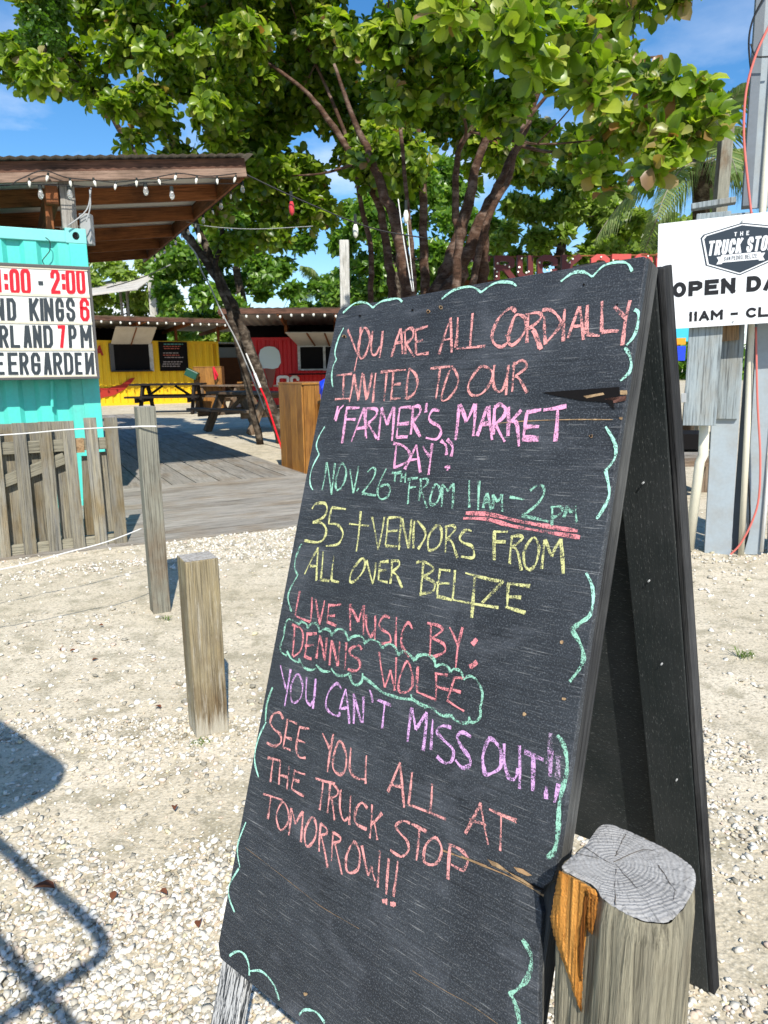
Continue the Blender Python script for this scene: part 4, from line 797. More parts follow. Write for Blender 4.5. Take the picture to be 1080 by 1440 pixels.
def root_(i):
    while par_[i] != i: i = par_[i]
    return i
ARR = [np.array([tuple(p) for p in catmull(q[1], 3)]) for q in STK]; CEN = [a.mean(0) for a in ARR]
for i in range(len(STK)):
    for j in range(i):
        if STK[i][0] != STK[j][0] or np.linalg.norm(CEN[i] - CEN[j]) > .12: continue
        if np.min(np.linalg.norm(ARR[i][:, None] - ARR[j][None], axis=-1)) < .0062: par_[root_(i)] = root_(j)
grp = {}
for i in range(len(STK)): grp.setdefault(root_(i), []).append(i)
for k_, ids_ in grp.items():
    mb = MB()
    for i in ids_: ribbon(mb, [p + bn * (.00007 * (i % 7)) for p in STK[i][1]], STK[i][2] * (.82 if STK[i][0] == 'mint' else 1), bn, 0, jit=.2)
    mb.build('chalk_letter' if STK[k_][0] != 'mint' else 'chalk_scallop', ck[STK[k_][0]], fpanel, fix=False)
# splits in the plywood: dark gash, raw slivers, nail holes
def flat(mb, pts, off=.0012): mb.add([bp.px(x, y, off) for x, y in pts], [tuple(range(len(pts)))])
m = MB(); flat(m, [(762, 552), (800, 549), (871, 544), (871, 560), (856, 566), (815, 563), (780, 556)]); flat(m, [(848, 562), (862, 563), (864, 576)], .0014); m.build('gash', m_dark, fpanel, fix=False)
m = MB(); flat(m, [(872, 549), (882, 549), (882, 555), (872, 555)]); m.build('raw_sliver', m_rawwood, fpanel, fix=False); m = MB(); flat(m, [(820, 557), (848, 552), (850, 555), (825, 560)], .0016); m.build('raw_sliver', m_rawwood, fpanel, fix=False)
m = MB(); flat(m, [(850, 561), (881, 556), (880, 563), (858, 568)]); m.build('ply_layer', m_redwood, fpanel, fix=False)
for q in ([(648, 1203), (684, 1217), (686, 1220), (650, 1207)], [(685, 1208), (700, 1214), (718, 1228), (712, 1226), (692, 1217)], [(722, 1219), (735, 1222), (748, 1231), (742, 1232), (728, 1226)], [(715, 1226), (735, 1236), (752, 1248), (748, 1248), (722, 1233)], [(753, 1254), (765, 1258), (764, 1261)]):
    m = MB(); flat(m, q, .0016); m.build('raw_sliver', m_rawwood, fpanel, fix=False)
m = MB(); flat(m, [(700, 1218), (722, 1228), (742, 1240), (765, 1250), (762, 1253), (736, 1242)], .0013); m.build('gash', m_dark, fpanel, fix=False)
for sp2, w_ in ((((620, 1195), (660, 1210), (715, 1232), (760, 1256)), .0016), (((345, 1192), (392, 1228), (430, 1258), (455, 1277), (505, 1306)), .0005), (((580, 1365), (620, 1390), (660, 1412), (700, 1440)), .0005), (((690, 596), (740, 592), (800, 590), (862, 590)), .0011)):
    m = MB(); ribbon(m, catmull([bp.px(x, y, .0008) for x, y in sp2], 8), w_, bn, jit=.5); m.build('hairline_split', m_rawwood, fpanel, fix=False)
m = MB()
for (x_, y_) in ((602, 438), (620, 432), (484, 473), (831, 613), (790, 903), (793, 983), (737, 1004), (429, 1398), (873, 588)):
    pts = [bp.px(x_ + random.uniform(2, 4.0) * math.cos(a_), y_ + random.uniform(1.6, 3.2) * math.sin(a_), .0012) for a_ in np.linspace(0, 2 * PI, 9)[:-1]]; m.add(pts, [tuple(range(8))])
m.build('paint_chip', m_rawwood, fpanel, fix=False)
m = MB()
for (x_, y_) in ((868, 428), (821, 400), (506, 444), (580, 436), (602, 438), (620, 432), (831, 613), (484, 473)):
    pts = [bp.px(x_ + 1.7 * math.cos(a_), y_ + 1.6 * math.sin(a_), .0018) for a_ in np.linspace(0, 2 * PI, 9)[:-1]]; m.add(pts, [tuple(range(8))])
m.build('nail_hole', m_dark, fpanel, fix=False)

# ------------------------------------------------------------------ the stump at the lower right
ZT = .765
tp = [(847, 1158), (820, 1188), (797, 1208), (787, 1221), (806, 1234), (834, 1249), (848, 1268), (891, 1293), (935, 1301), (960, 1284), (978, 1255), (982, 1238), (978, 1222), (963, 1208), (941, 1195), (912, 1180), (882, 1167)]
TP = [atz(x, y, ZT) for x, y in tp]; tc_ = sum(TP, Vector()) / len(TP); stp = thing('stump', (tc_.x, tc_.y, 0), 'thick weathered wooden post with split orange corner beside the chalkboard', 'post')
MS = Matrix.Translation((tc_.x, tc_.y, 0)) @ Matrix.Rotation(-PI / 2, 4, 'Y')
# shaft with fine fluting: local X is up
def closed_cat(P_, k):
    n_ = len(P_); o_ = []
    for i in range(n_):
        a, b, c, d = P_[i - 1], P_[i], P_[(i + 1) % n_], P_[(i + 2) % n_]
        for j in range(k): t_ = j / k; o_.append(.5 * ((2 * b) + (c - a) * t_ + (2 * a - 5 * b + 4 * c - d) * t_ * t_ + (3 * b - a - 3 * c + d) * t_ ** 3))
    return o_
ring = closed_cat(TP, 9); NR = len(ring); m = MB(); lv = np.linspace(0, 1, 28)
fl = [random.gauss(0, .0011) for _ in range(NR)]
for i_, f in enumerate(lv):
    z_ = ZT * (1 - f) - .05 * f
    for k_, p in enumerate(ring):
        d = (p - tc_).normalized(); wv = fl[k_] * min(1, f * 8 + .15) + .0009 * math.sin(f * 23 + k_ * .7) + .002 * math.sin(f * 5 + k_ * .11); e = .0 if i_ else -.0035
        q = Vector((p.x, p.y, 0)) + d * (wv + e); m.v.append((q.x, q.y, z_ + (random.uniform(-.002, .001) if i_ == 1 else 0)))
for i_ in range(len(lv) - 1):
    for k_ in range(NR): k2 = (k_ + 1) % NR; m.f.append((i_ * NR + k_, i_ * NR + k2, (i_ + 1) * NR + k2, (i_ + 1) * NR + k_)); m.m.append(0)
m_stump = wood('weathered_stump_side', (.37, .335, .24), (.23, .21, .155), (.19, .135, .08), fine=80, bump=1.0, var=.02)
m.build('shaft', m_stump, stp, M=MS, smooth=True)
m_ring = mat('weathered_growth_rings', (.4, .39, .37), .9, .1); t = NT(m_ring)
cx_ = atz(862, 1212, ZT); v = t.coord(); 
sub = t.n('ShaderNodeVectorMath', operation='SUBTRACT'); sub.inputs[1].default_value = (0, cx_.y - tc_.y, -(cx_.x - tc_.x)); t.l(v, sub.inputs[0])
sq = t.n('ShaderNodeVectorMath', operation='MULTIPLY'); sq.inputs[1].default_value = (0, 1, 1); t.l(sub.outputs[0], sq.inputs[0])
ln = t.n('ShaderNodeVectorMath', operation='LENGTH'); t.l(sq.outputs[0], ln.inputs[0])
nn = t.noise(v, 14, 4, .6); rad = t.math('ADD', ln.outputs['Value'], t.math('MULTIPLY', nn, .034))
wv = t.math('SINE', t.math('MULTIPLY', rad, 1150)); wv2 = t.math('SINE', t.math('MULTIPLY', rad, 390))
sep = t.n('ShaderNodeSeparateXYZ'); t.l(sq.outputs[0], sep.inputs[0]); ang = t.math('ARCTAN2', sep.outputs[1], sep.outputs[2])
cmb = t.n('ShaderNodeCombineXYZ'); t.l(t.math('MULTIPLY', ang, 7.0), cmb.inputs[0]); t.l(t.math('MULTIPLY', rad, 9), cmb.inputs[1])
cr = t.noise(cmb.outputs[0], 1.6, 3, .55, .3); crm = t.ramp(t.math('ABSOLUTE', t.math('SUBTRACT', cr, .5)), [(.0, .45), (.012, 1.0)])
fn = t.noise(v, 260, 3, .7)
c = t.mix(t.ramp(wv, [(.0, 0.0), (1.0, .34)]), (.42, .41, .39), (.27, .258, .24)); c = t.mix(t.ramp(wv2, [(.2, 0.0), (1.0, .25)]), c, (.36, .34, .31))
c = t.mix(.85, c, crm, 'MULTIPLY'); c = t.mix(.5, c, t.ramp(fn, [(.3, .55), (.6, 1.0)]), 'MULTIPLY'); pt = t.noise(v, 22, 5, .65); c = t.mix(.6, c, t.ramp(pt, [(.3, .62), (.62, 1.0)]), 'MULTIPLY'); t.color(c)
t.bump(t.math('ADD', t.math('MULTIPLY', wv, .25), t.math('ADD', t.math('MULTIPLY', crm, 1.4), fn)), .6, .0022)
m = MB(); b0 = [(p.x - (p - tc_).normalized().x * .0028, p.y - (p - tc_).normalized().y * .0028, ZT + .0005 + random.uniform(-.0007, .0007)) for p in ring]
m.add(b0, []); inner = [((p[0] - tc_.x) * .9 + tc_.x, (p[1] - tc_.y) * .9 + tc_.y, ZT + .002) for p in b0]; m.v += inner
for k_ in range(NR): k2 = (k_ + 1) % NR; m.f.append((k_, k2, NR + k2, NR + k_)); m.m.append(0)
m.f.append(tuple(range(NR, 2 * NR))); m.m.append(0); m.build('sawn_top', m_ring, stp, M=MS, fix=False)
# drying cracks
m = MB()
for pts in (((862, 1212), (905, 1195), (930, 1200)), ((925, 1216), (934, 1228), (940, 1240), (950, 1252)), ((866, 1215), (880, 1232), (898, 1250)), ((880, 1173), (872, 1188), (866, 1203)), ((950, 1253), (947, 1266)), ((862, 1216), (835, 1200), (822, 1190)), ((866, 1222), (864, 1250), (866, 1272)), ((812, 1200), (842, 1207)), ((960, 1240), (972, 1232))):
    P_ = catmull([atz(x, y, ZT + .0028) for x, y in pts], 5); P_ = [p + Vector((random.uniform(-.0008, .0008), random.uniform(-.0008, .0008), 0)) for p in P_]
    ribbon(m, P_, .0008, Vector((0, 0, 1)), jit=.6)
m.build('drying_crack', mat('crack_shadow', (.09, .075, .06), .9, 0), stp, fix=False)
# split corner: rough orange wood following the shaft's left front, with ragged edge
pl = Plane(TP[3] + (TP[5] - TP[3]) * .0, (TP[5] - TP[3]))
poly = [(786, 1224), (812, 1236), (838, 1252), (841, 1262), (834, 1285), (826, 1300), (823, 1330), (820, 1350), (818, 1424), (812, 1414), (800, 1375), (788, 1345), (778, 1312), (774, 1290), (780, 1255)]
PL2 = [pl.px(x, y, .006) for x, y in poly]
import bmesh
def rough_patch(name, polypx, off, amp, mt, cuts=26):
    ys = [p[1] for p in polypx]; m = MB(); ny_ = cuts * 4; N_ = len(polypx)
    def span(y):
        h = []
        for i in range(N_):
            (xa, ya_), (xb, yb_) = polypx[i], polypx[(i + 1) % N_]
            if (ya_ - y) * (yb_ - y) <= 0 and ya_ != yb_: h.append(xa + (xb - xa) * (y - ya_) / (yb_ - ya_))
        return (min(h), max(h)) if h else (polypx[0][0],) * 2
    W0 = max(p[0] for p in polypx) - min(p[0] for p in polypx); X0 = min(p[0] for p in polypx)
    for j in range(ny_ + 1):
        y = min(ys) + .01 + (max(ys) - min(ys) - .02) * j / ny_; a, b = span(y); a += random.uniform(-.9, .9); b += random.uniform(-.7, .7)
        for i in range(cuts + 1):
            f = i / cuts; x = a + (b - a) * f; g_ = (x - X0) / W0 * 26
            rg = amp * (.8 * math.sin(g_ * 1.1 + 1.3 * math.sin(j * .05)) + .6 * math.sin(g_ * .45 + j * .04) + .35 * math.sin(g_ * 3.1 + j * .11) + random.uniform(-.25, .25))
            e = min(1, min(f, 1 - f) * 7); m.v.append(tuple(pl.px(x, y, (off + rg) * e + .0005 * (1 - e))))
    for j in range(ny_):
        for i in range(cuts): b0 = j * (cuts + 1) + i; m.f.append((b0, b0 + 1, b0 + cuts + 2, b0 + cuts + 1)); m.m.append(0)
    return m.build(name, mt, stp, M=MS, smooth=False, fix=False)
rough_patch('split_face', poly, .006, .0013, m_split)
rough_patch('splinter', [(826, 1252), (842, 1262), (840, 1275), (838, 1292), (833, 1315), (826, 1308), (824, 1285)], .0105, .001, m_split, 8)
rough_patch('splinter_shadow_side', [(820, 1262), (831, 1254), (824, 1290), (821, 1345), (818, 1380), (812, 1350), (815, 1300)], .0088, .0006, wood('shaded_orange_wood', (.22, .075, .012), (.15, .05, .01), fine=80, var=.02), 8)  # darker orange copy paints the shade beside the splinter

# ------------------------------------------------------------------ right: sign on grey posts
GB = atz(990, 775, 0); gex = Vector((math.cos(math.radians(22)), -math.sin(math.radians(22)), 0)); GP = Plane(GB, gex)
def gboard(name, x0, x1, yb, yt, off, th, mt, par, ground=False, xt0=None, xt1=None):
    a = GP.px((x0 + x1) / 2, yb, off); b = GP.px(((xt0 or x0) + (xt1 or x1)) / 2, yt, off); wd = (GP.px(x1, yb, off) - GP.px(x0, yb, off)).length
    return board(name, a, b, wd, th, mt, par, up=GP.n, bevel=.003)
frm = thing('grey_frame', GB, 'grey painted timber frame and panels holding up the white sign', 'frame')
gboard('post', 990, 1027, 778, 470, 0, .09, m_greypaint, frm, xt0=1007, xt1=1046)
gboard('backing_board', 1027, 1042, 778, 300, -.11, .02, m_greydark, frm, xt0=1062, xt1=1080)
gboard('post', 1046, 1070, 779, 300, -.02, .05, m_greypaint, frm, xt0=1073, xt1=1098)
gboard('post', 1078, 1170, 776, 300, -.06, .05, m_greydark, frm, xt0=1100, xt1=1190)
gboard('panel_board', 960, 1006, 598, 300, .17, .075, m_greypost, frm, xt0=975, xt1=1032)
gboard('panel_board', 1007, 1037, 589, 300, .05, .05, m_greypost, frm, xt0=1024, xt1=1062)
gboard('wood_block', 1014, 1039, 479, 440, .11, .02, m_rawwood, frm, xt0=1014, xt1=1039)
gboard('cap_board', 972, 1034, 291, 283, .17, .09, m_greypost, frm)
gboard('hinge', 958, 965, 566, 553, .222, .006, m_greycable, frm)
# tall pillar behind the sign
plr = thing('pillar', GP.px(1075, 775, -.05), 'tall grey painted square pillar rising above the white sign', 'post')
def pil(x0b, x1b, yb, x0t, x1t, yt, off, th, mt, nm):
    a = GP.px((x0b + x1b) / 2, yb, off); b = GP.px((x0t + x1t) / 2, yt, off); wd = (GP.px(x1b, yb, off) - GP.px(x0b, yb, off)).length
    a = a + (a - b).normalized() * 0; return board(nm, a, b, wd, th, mt, plr, up=GP.n, bevel=.003)
pil(1043, 1056, 292, 1066, 1080, -60, -.01, .12, m_greydark, 'side_board'); pil(1056, 1096, 292, 1080, 1122, -60, .01, .02, m_greypaint, 'face_board')  # pillar's shadow side is put into the side board's darker grey
# pipes and cables
def pipe(name, pts, r, mt, off, label, cat='pipe', k=1):
    P_ = [GP.px(x, y, off) for x, y in pts]
    if k > 1: P_ = catmull(P_, k)
    return tag(MB().tube(P_, r, 12).build(name, mt, smooth=True), label, cat)
pipe('pipe', [(1042, 782), (1051, 600), (1057, 455), (1072, 300), (1098, -40)], .021, m_pvc, .03, 'cream vertical plastic pipe running the full height behind the sign')
pipe('pipe', [(969, 772), (984, 650), (989, 640), (992, 560)], .034, m_pvc, .06, 'thick slanting cream plastic pipe at the left of the grey posts')
pipe('pipe', [(1071, 776), (1080, 670), (1090, 560)], .012, m_pvcw, .02, 'thin white plastic pipe at the right edge of the grey posts')
pipe('cable', [(1026, 781), (1041, 765), (1057, 735), (1067, 700), (1069, 640), (1065, 560), (1063, 460)], .007, m_redcable, .08, 'faded red cable curving to the ground below the sign', 'cable', 6)
pipe('cable', [(1057, 305), (1051, 250), (1046, 190), (1049, 130), (1062, 80), (1082, 35), (1100, 0)], .0075, m_redcable, .12, 'faded red cable running up the tall grey pillar', 'cable', 6)
pipe('cable', [(1056, 100), (1053, 60), (1058, 30), (1072, 0), (1090, -30)], .006, m_blackcable, .10, 'black cable loop bulging left from the top of the pillar', 'cable', 6)
pipe('cable', [(1056, 62), (1062, 78), (1075, 80), (1095, 78)], .005, m_blackcable, .11, 'short black cable crossing the pillar near its top', 'cable', 6)
pipe('cable', [(1046, 774), (1054, 740), (1054, 700), (1051, 650), (1054, 600)], .006, m_blackcable, .02, 'thin dark cable behind the cream vertical pipe', 'cable', 6)
# the white sign
SP0 = GP.px(926, 315, .27); ex_s = Vector((math.cos(math.radians(21)), -math.sin(math.radians(21)), .035)).normalized()
SGP = Plane(SP0, ex_s, Vector((-.035, 0, 1)))
sg = thing('hanging_sign', SP0, 'white rectangular opening hours sign with dark badge logo', 'sign')
def sz(x, y): return 860 + x / 4.236, 140 + y / 4.236
u0, v0 = SGP.uv(926.5, 315); _, v1 = SGP.uv(1010, 458.5); SWd = 1.46
MSg = Matrix(((SGP.ex.x, SGP.ez.x, SGP.n.x, SGP.P.x), (SGP.ex.y, SGP.ez.y, SGP.n.y, SGP.P.y), (SGP.ex.z, SGP.ez.z, SGP.n.z, SGP.P.z), (0, 0, 0, 1)))
vt_ = v0; vb_ = v1
spn = local('sign_panel', lambda mb: mb.box((SWd / 2, (vt_ + vb_) / 2, -.004), (SWd, vt_ - vb_, .008)), m_white, sg, bevel=.001, M=MSg, fix=False)
def txt(cells, yt, yb, wd, name, mt, slant=0, par=None, off=.0015):
    mb = MB()
    for ch, x0, x1 in cells:
        a, b = SGP.uv(*sz(x0, yb - (x0 - 600) * .05 * 0)), SGP.uv(*sz(x1, yb)); 
        ua, va = SGP.uv(*sz(x0, yb)); ub_, vb2 = SGP.uv(*sz(x1, yb)); ut, vt2 = SGP.uv(*sz(x0, yt))
        H = vt2 - va; glyph(mb, SGP, ch, [(ua, txt.v), (ub_, txt.v), (ua + slant, txt.v + H), (ub_ + slant, txt.v + H)], wd, off, .0006)
    return mb.build(name, mt, par or spn, fix=False)
def text_at(s_, u0_, v0_, cw, ch_, gap, wd, name, mt, slant=0, off=.0015, narrow='I1', center=False):
    tw = sum((cw * (.35 if c_ in narrow else (((.45 if ch_ > .06 else .05) if c_ == ' ' else .7) if c_ in ' -' else (1.15 if c_ == 'M' else 1)))) + gap for c_ in s_) - gap
    u_ = u0_ - tw / 2 if center else u0_; mb = MB()
    for c_ in s_:
        wc = cw * (.35 if c_ in narrow else (((.45 if ch_ > .06 else .05) if c_ == ' ' else .7) if c_ in ' -' else (1.15 if c_ == 'M' else 1)))
        mb = MB()
        if c_ != ' ': glyph(mb, SGP, c_, [(u_, v0_), (u_ + wc, v0_), (u_ + slant, v0_ + ch_), (u_ + wc + slant, v0_ + ch_)], wd, off, .0006); mb.build(name, mt, spn, fix=False)
        u_ += wc + gap
# round letters for this sign
GL['O'] = [arc(.5, .5, .5, .5, 0, 360, 24)]; GLC = GL['C']; GL['C'] = [arc(.55, .5, .55, .5, 48, 312, 16)]; GL['D'] = [[(0, 0), (0, 1), (.45, 1)] + arc(.45, .5, .55, .5, 90, -90, 12)[1:] + [(0, 0)]]; GL['A'] = [[(0, 0), (.5, 1), (1, 0)], [(.2, .3), (.8, .3)]]
def U(x, y): return SGP.uv(*sz(x, y))
uO, vO = U(362, 1172); uP, _ = U(440, 1170); uN, _ = U(725, 1162); hO = U(440, 1080)[1] - U(440, 1170)[1]
cwid = (uN - uO) / 4.36; vO = U(500, 1170)[1]
text_at('OPEN DAILY', uO, vO, cwid, hO, cwid * .16, .027, 'letter', m_ink)
u1_, _ = U(460, 1318); uM, _ = U(660, 1318); v1_ = U(560, 1317)[1]; h1 = U(560, 1258)[1] - v1_; cw1 = (uM - u1_) / 3.25
text_at('11AM - CLOSE', u1_, v1_, cw1, h1, cw1 * .14, .0165, 'letter', m_ink)
cu, _ = U(783, 900)
ctr = U(783, 733); 
hexl = [U(527, 812), U(565, 985), U(755, 1048)]; cu = U(770, 900)[0]; top = (cu, U(783, 733)[1]); bot = (cu, U(755, 1048)[1])
lt = (cu - (cu - U(530, 805)[0]), U(530, 812)[1] - .006); lb2 = (cu - (cu - U(560, 985)[0]), U(565, 985)[1] - .004); hw = cu - lt[0]; hb = cu - lb2[0]
def hexa(scl, off, mt, nm, z=.0012):
    cy = (top[1] + bot[1]) / 2; H = [(cu, top[1]), (cu + hw * .93, lt[1] + .012), (cu + hw, lt[1] - .008), (cu + hb, lb2[1]), (cu, bot[1]), (cu - hb, lb2[1]), (cu - hw, lt[1] - .008), (cu - hw * .93, lt[1] + .012)]
    P_ = [SGP.w(cu + (a - cu) * scl, cy + (b - cy) * scl * (1 if scl == 1 else 1), off) for a, b in H]; m_ = MB(); m_.add(P_, [tuple(range(len(P_)))]); return m_.build(nm, mt, spn, fix=False)
hexa(1.0, .0008, m_navy, 'badge'); hexa(.955, .0014, m_white, 'badge'); hexa(.905, .0020, m_navy, 'badge')
hB = U(640, 832)[1] - U(640, 920)[1]; vB = U(700, 920)[1]; wB = (2 * hw * .90)
GL['O'] = [rr(.35, q=.2)]; GL['C'] = GLC; GL['D'] = [[(0, 0), (0, 1), (.68, 1), (1, .84), (1, .16), (.68, 0), (0, 0)]]
n_ = 10; cwb = wB / 12.4
text_at('TRUCK STOP', cu - hB * .06, vB, cwb, hB, cwb * .17, .0150, 'badge_letter', m_white, slant=hB * .12, off=.0028, center=True)
hT = U(720, 785)[1] - U(720, 810)[1]; text_at('THE', cu, U(770, 812)[1], hT * .62, hT, hT * .75, .0045, 'badge_letter', m_white, off=.0028, center=True)
rv1, rv0 = U(650, 916)[1], U(650, 960)[1]; ru = cu - U(652, 940)[0]; m = MB(); dy = (vB - .004) - rv1
m.add([SGP.w(cu - ru, rv0 + dy, .0026), SGP.w(cu + ru, rv0 + dy, .0026), SGP.w(cu + ru, rv1 + dy, .0026), SGP.w(cu - ru, rv1 + dy, .0026)], [(0, 1, 2, 3)])
for sgn in (-1, 1):
    m.add([SGP.w(cu + sgn * a, b, .0024) for a, b in ((ru - .008, rv1 + dy - .008), (ru + .026, rv1 + dy - .008), (ru + .014, (rv0 + rv1) / 2 + dy - .008), (ru + .026, rv0 + dy - .008), (ru - .008, rv0 + dy - .008))], [(0, 1, 2, 3, 4)])
m.build('banner', m_white, spn, fix=False)
hR = (rv1 - rv0) * .55; cwr = ru * 1.86 / (13.5 + 1.0 + 1.4 + 16 * .35); text_at('SAN PEDRO, BELIZE', cu, rv0 + dy + (rv1 - rv0) * .22, cwr, hR, cwr * .35, .0028, 'badge_letter', m_navy, off=.0032, center=True, narrow='I1,')
for q in ((1043.5, 311), (1031, 452)):
    a = SGP.px(*q, .003); MB().tube([a, a + SGP.n * .004], .006, 8).build('screw', m_greycable, spn)

# far things seen between the chalkboard and the grey panels
bq = thing('bench', atz(960, 672, 0), 'low dark table edge glimpsed left of the slanting pipe', 'table')
for (yy, mt, hh) in ((612, m_whitew, .0), ):
    pass
a = atY(930, 640, 7.5); board('top', atY(930, 640, 7.5), atY(1000, 640, 7.5), .5, .07, m_greyw, bq); board('apron', atY(930, 618, 7.7), atY(1000, 618, 7.7), .5, .16, m_dark, bq)
for x_ in (935, 990): board('leg', Vector((atY(x_, 650, 7.6).x, 7.6, 0)), atY(x_, 642, 7.6), .1, .1, m_browntab, bq)
board('seat', Vector((atY(930, 680, 7.2).x, 7.2, .38)), Vector((atY(1000, 680, 7.2).x, 7.2, .38)), .28, .06, m_browntab, bq)
bn_ = atY(952, 478, 8.2); q = MB(); q.box(atY(952, 470, 8.2), (.28, .03, .16)); o1 = q.build('banner', [mat('sky_blue_print', (.05, .45, .6), .6)]); tag(o1, 'sliver of a bright blue and orange banner behind the sign', 'banner')
q = MB(); q.box(atY(950, 480, 8.18), (.22, .02, .07)); KIDS.setdefault(o1.name, []); q.build('orange_print', mat('orange_print', (.85, .3, .02), .6), o1)
q = MB(); q.box(atY(950, 497, 8.18), (.20, .05, .16)); q.build('blue_print', m_blue, o1)
for x_ in (948,): board('pole', Vector((atY(x_, 500, 8.3).x, 8.3, 0)), atY(x_, 455, 8.3), .05, .05, m_dark, o1)

# ------------------------------------------------------------------ far stalls
def stall(name, P0, ang, Lc, mt, label, Hc=2.6, dep=2.44):
    ex = Vector((math.cos(ang), math.sin(ang), 0)); pl = Plane(P0, ex); r = thing(name, P0, label, 'container')
    m = MB(); corr(m, P0 + ex * .1, ex, pl.n, Lc - .2, .05, Hc - .05, .30, .05); m.build('front_wall', mt, r, fix=False)
    Rz = Matrix.Rotation(ang, 3, 'Z'); m = MB()
    for u_ in (.05, Lc - .05): m.box(P0 + ex * u_ + Vector((0, 0, Hc / 2)) - pl.n * .05, (.1, .12, Hc), Rz)
    for z_ in (.05, Hc - .05): m.box(P0 + ex * Lc / 2 + Vector((0, 0, z_)) - pl.n * .052, (Lc - .2, .12, .1), Rz)
    m.build('edge_frame', mt, r)
    m = MB(); m.box(P0 + ex * Lc / 2 - pl.n * (dep / 2 + .12) + Vector((0, 0, Hc / 2)), (Lc - .02, dep, Hc - .02), Rz); m.build('body', mt, r)
    return r, pl
YP = atY(120, 563, 29.0); YP = Vector((YP.x, YP.y, 0)); ya = math.radians(33)
yc, ypl = stall('food_stall', YP - Vector((math.cos(ya), math.sin(ya), 0)) * .35, ya, 6.06, m_yel, 'yellow corrugated container food stall behind the black picnic table', 2.62)
def rect(pl, x0, y0, x1, y1, off, th, mt, nm, par):
    a = pl.uv(x0, y1); b = pl.uv(x1, y0); c_ = pl.w((a[0] + b[0]) / 2, (a[1] + b[1]) / 2, off); m = MB()
    m.box(c_, (abs(b[0] - a[0]), th, abs(b[1] - a[1])), Matrix.Rotation(math.atan2(pl.ex.y, pl.ex.x), 3, 'Z')); return m.build(nm, mt, par)
win = rect(ypl, 158, 483, 212, 521, .02, .06, m_dark, 'serving_window', yc)
for (a, b, c_, d) in ((156, 483, 158.5, 523), (211, 483, 213.5, 522), (156, 520.5, 213.5, 523)): rect(ypl, a, b, c_, d, .05, .05, m_whitew if c_ > 200 and a > 200 else m_frame, 'frame', win)
rect(ypl, 156, 521.5, 213, 523, .16, .3, m_dark, 'counter', yc)
A_ = [ypl.px(156, 484, .05), ypl.px(212, 484, .05), ypl.px(212, 484, .05) + ypl.n * 1.05 + Vector((0, 0, .62)), ypl.px(156, 484, .05) + ypl.n * 1.05 + Vector((0, 0, .62))]
m = MB(); m.prism(A_, (0, 0, .03)); aw = m.build('awning_hatch', m_tinw, yc)
mid0 = (A_[0] + A_[1]) / 2; mid1 = (A_[2] + A_[3]) / 2; board('batten', mid0 - Vector((0, 0, .02)), mid1 - Vector((0, 0, .02)), .04, .03, m_brownw, aw)
mn = rect(ypl, 225, 481, 262, 522, .05, .05, m_dark, 'menu_board', yc)
mchalk = mat('faint_menu_print', (.35, .30, .28), .8); mred = mat('red_menu_print', (.45, .12, .08), .8); mteal = mat('teal_menu_print', (.12, .35, .33), .8)
for i in range(12):
    y_ = 484 + i * 3.1; w0 = 228 + random.uniform(0, 4); w1 = 258 - random.uniform(0, 8)
    if i % 4 == 3: continue
    q = MB(); x_ = w0
    while x_ < w1:
        L1 = random.uniform(2, 5); a = ypl.px(x_, y_, .09); b = ypl.px(min(x_ + L1, w1), y_, .09); ribbon(q, [a, b], .035, ypl.n); x_ += L1 + 1
    q.build('menu_line', (mteal if i == 0 else (mred if i in (1, 2, 5) else mchalk)), mn, fix=False)
m = MB(); cpts = [(128, 545), (150, 546), (170, 541), (183, 532), (190, 531), (186, 537), (176, 547), (160, 556), (140, 560), (128, 560)]; m.add([ypl.px(x, y, .03) for x, y in cpts], [tuple(range(len(cpts)))]); m.build('chili_mural', m_chili, yc, fix=False)
q = MB(); P4 = [ypl.uv(134, 500), ypl.uv(145, 500), ypl.uv(134, 486), ypl.uv(145, 486)]
GL['A'] = [[(0, 0), (.5, 1), (1, 0)], [(.2, .3), (.8, .3)]]; glyph(q, ypl, 'A', P4, .08, .03, .01); q.build('painted_letter', m_chili, yc, fix=False)

RP0 = atY(356, 560, 26.0); RP0 = Vector((RP0.x, RP0.y, 0)); rc, rpl = stall('food_stall', RP0, math.radians(4), 6.06, m_redc, 'red corrugated container stall with painted ice cream cone', 2.50)
m = MB(); pts = [(368 + 0, 503)] 
sc_pts = [(366, 512), (364, 500), (366, 492), (372, 488), (379, 487), (386, 488), (392, 493), (394, 500), (395, 510), (391, 517), (384, 519), (376, 518), (370, 518)]
m.add([rpl.px(x, y, .04) for x, y in sc_pts], [tuple(range(len(sc_pts)))]); m.build('ice_cream_scoop', m_mural, rc, fix=False)
m = MB(); cn = [(372, 519), (388, 519), (386, 530), (383, 545), (379, 545)]; m.add([rpl.px(x, y, .035) for x, y in cn], [tuple(range(5))]); m.build('cone', m_cone, rc, fix=False)
GL['O'] = [rr()]; q = MB()
for ch_, x0_, x1_ in (('O', 389, 407), ('C', 408, 421)): glyph(q, rpl, ch_, [rpl.uv(x0_, 545), rpl.uv(x1_, 545), rpl.uv(x0_, 528), rpl.uv(x1_, 528)], .10, .04, .01)
q.build('painted_letter', mat('white_lettering_paint', (.62, .62, .6), .6), rc, fix=False)
wn = rect(rpl, 421, 487, 500, 520, .03, .06, m_dark, 'serving_window', rc)
for (a, b, c_, d) in ((419.5, 486, 422, 521), (455, 486, 457.5, 521), (419.5, 518, 500, 521), (419.5, 485.5, 500, 488)): rect(rpl, a, b, c_, d, .07, .05, m_whitew, 'frame', wn)
A_ = [rpl.px(419, 486, .05), rpl.px(500, 486, .05), rpl.px(500, 486, .05) + rpl.n * 1.3 + Vector((0, 0, .38)), rpl.px(419, 486, .05) + rpl.n * 1.3 + Vector((-.35, 0, .38))]
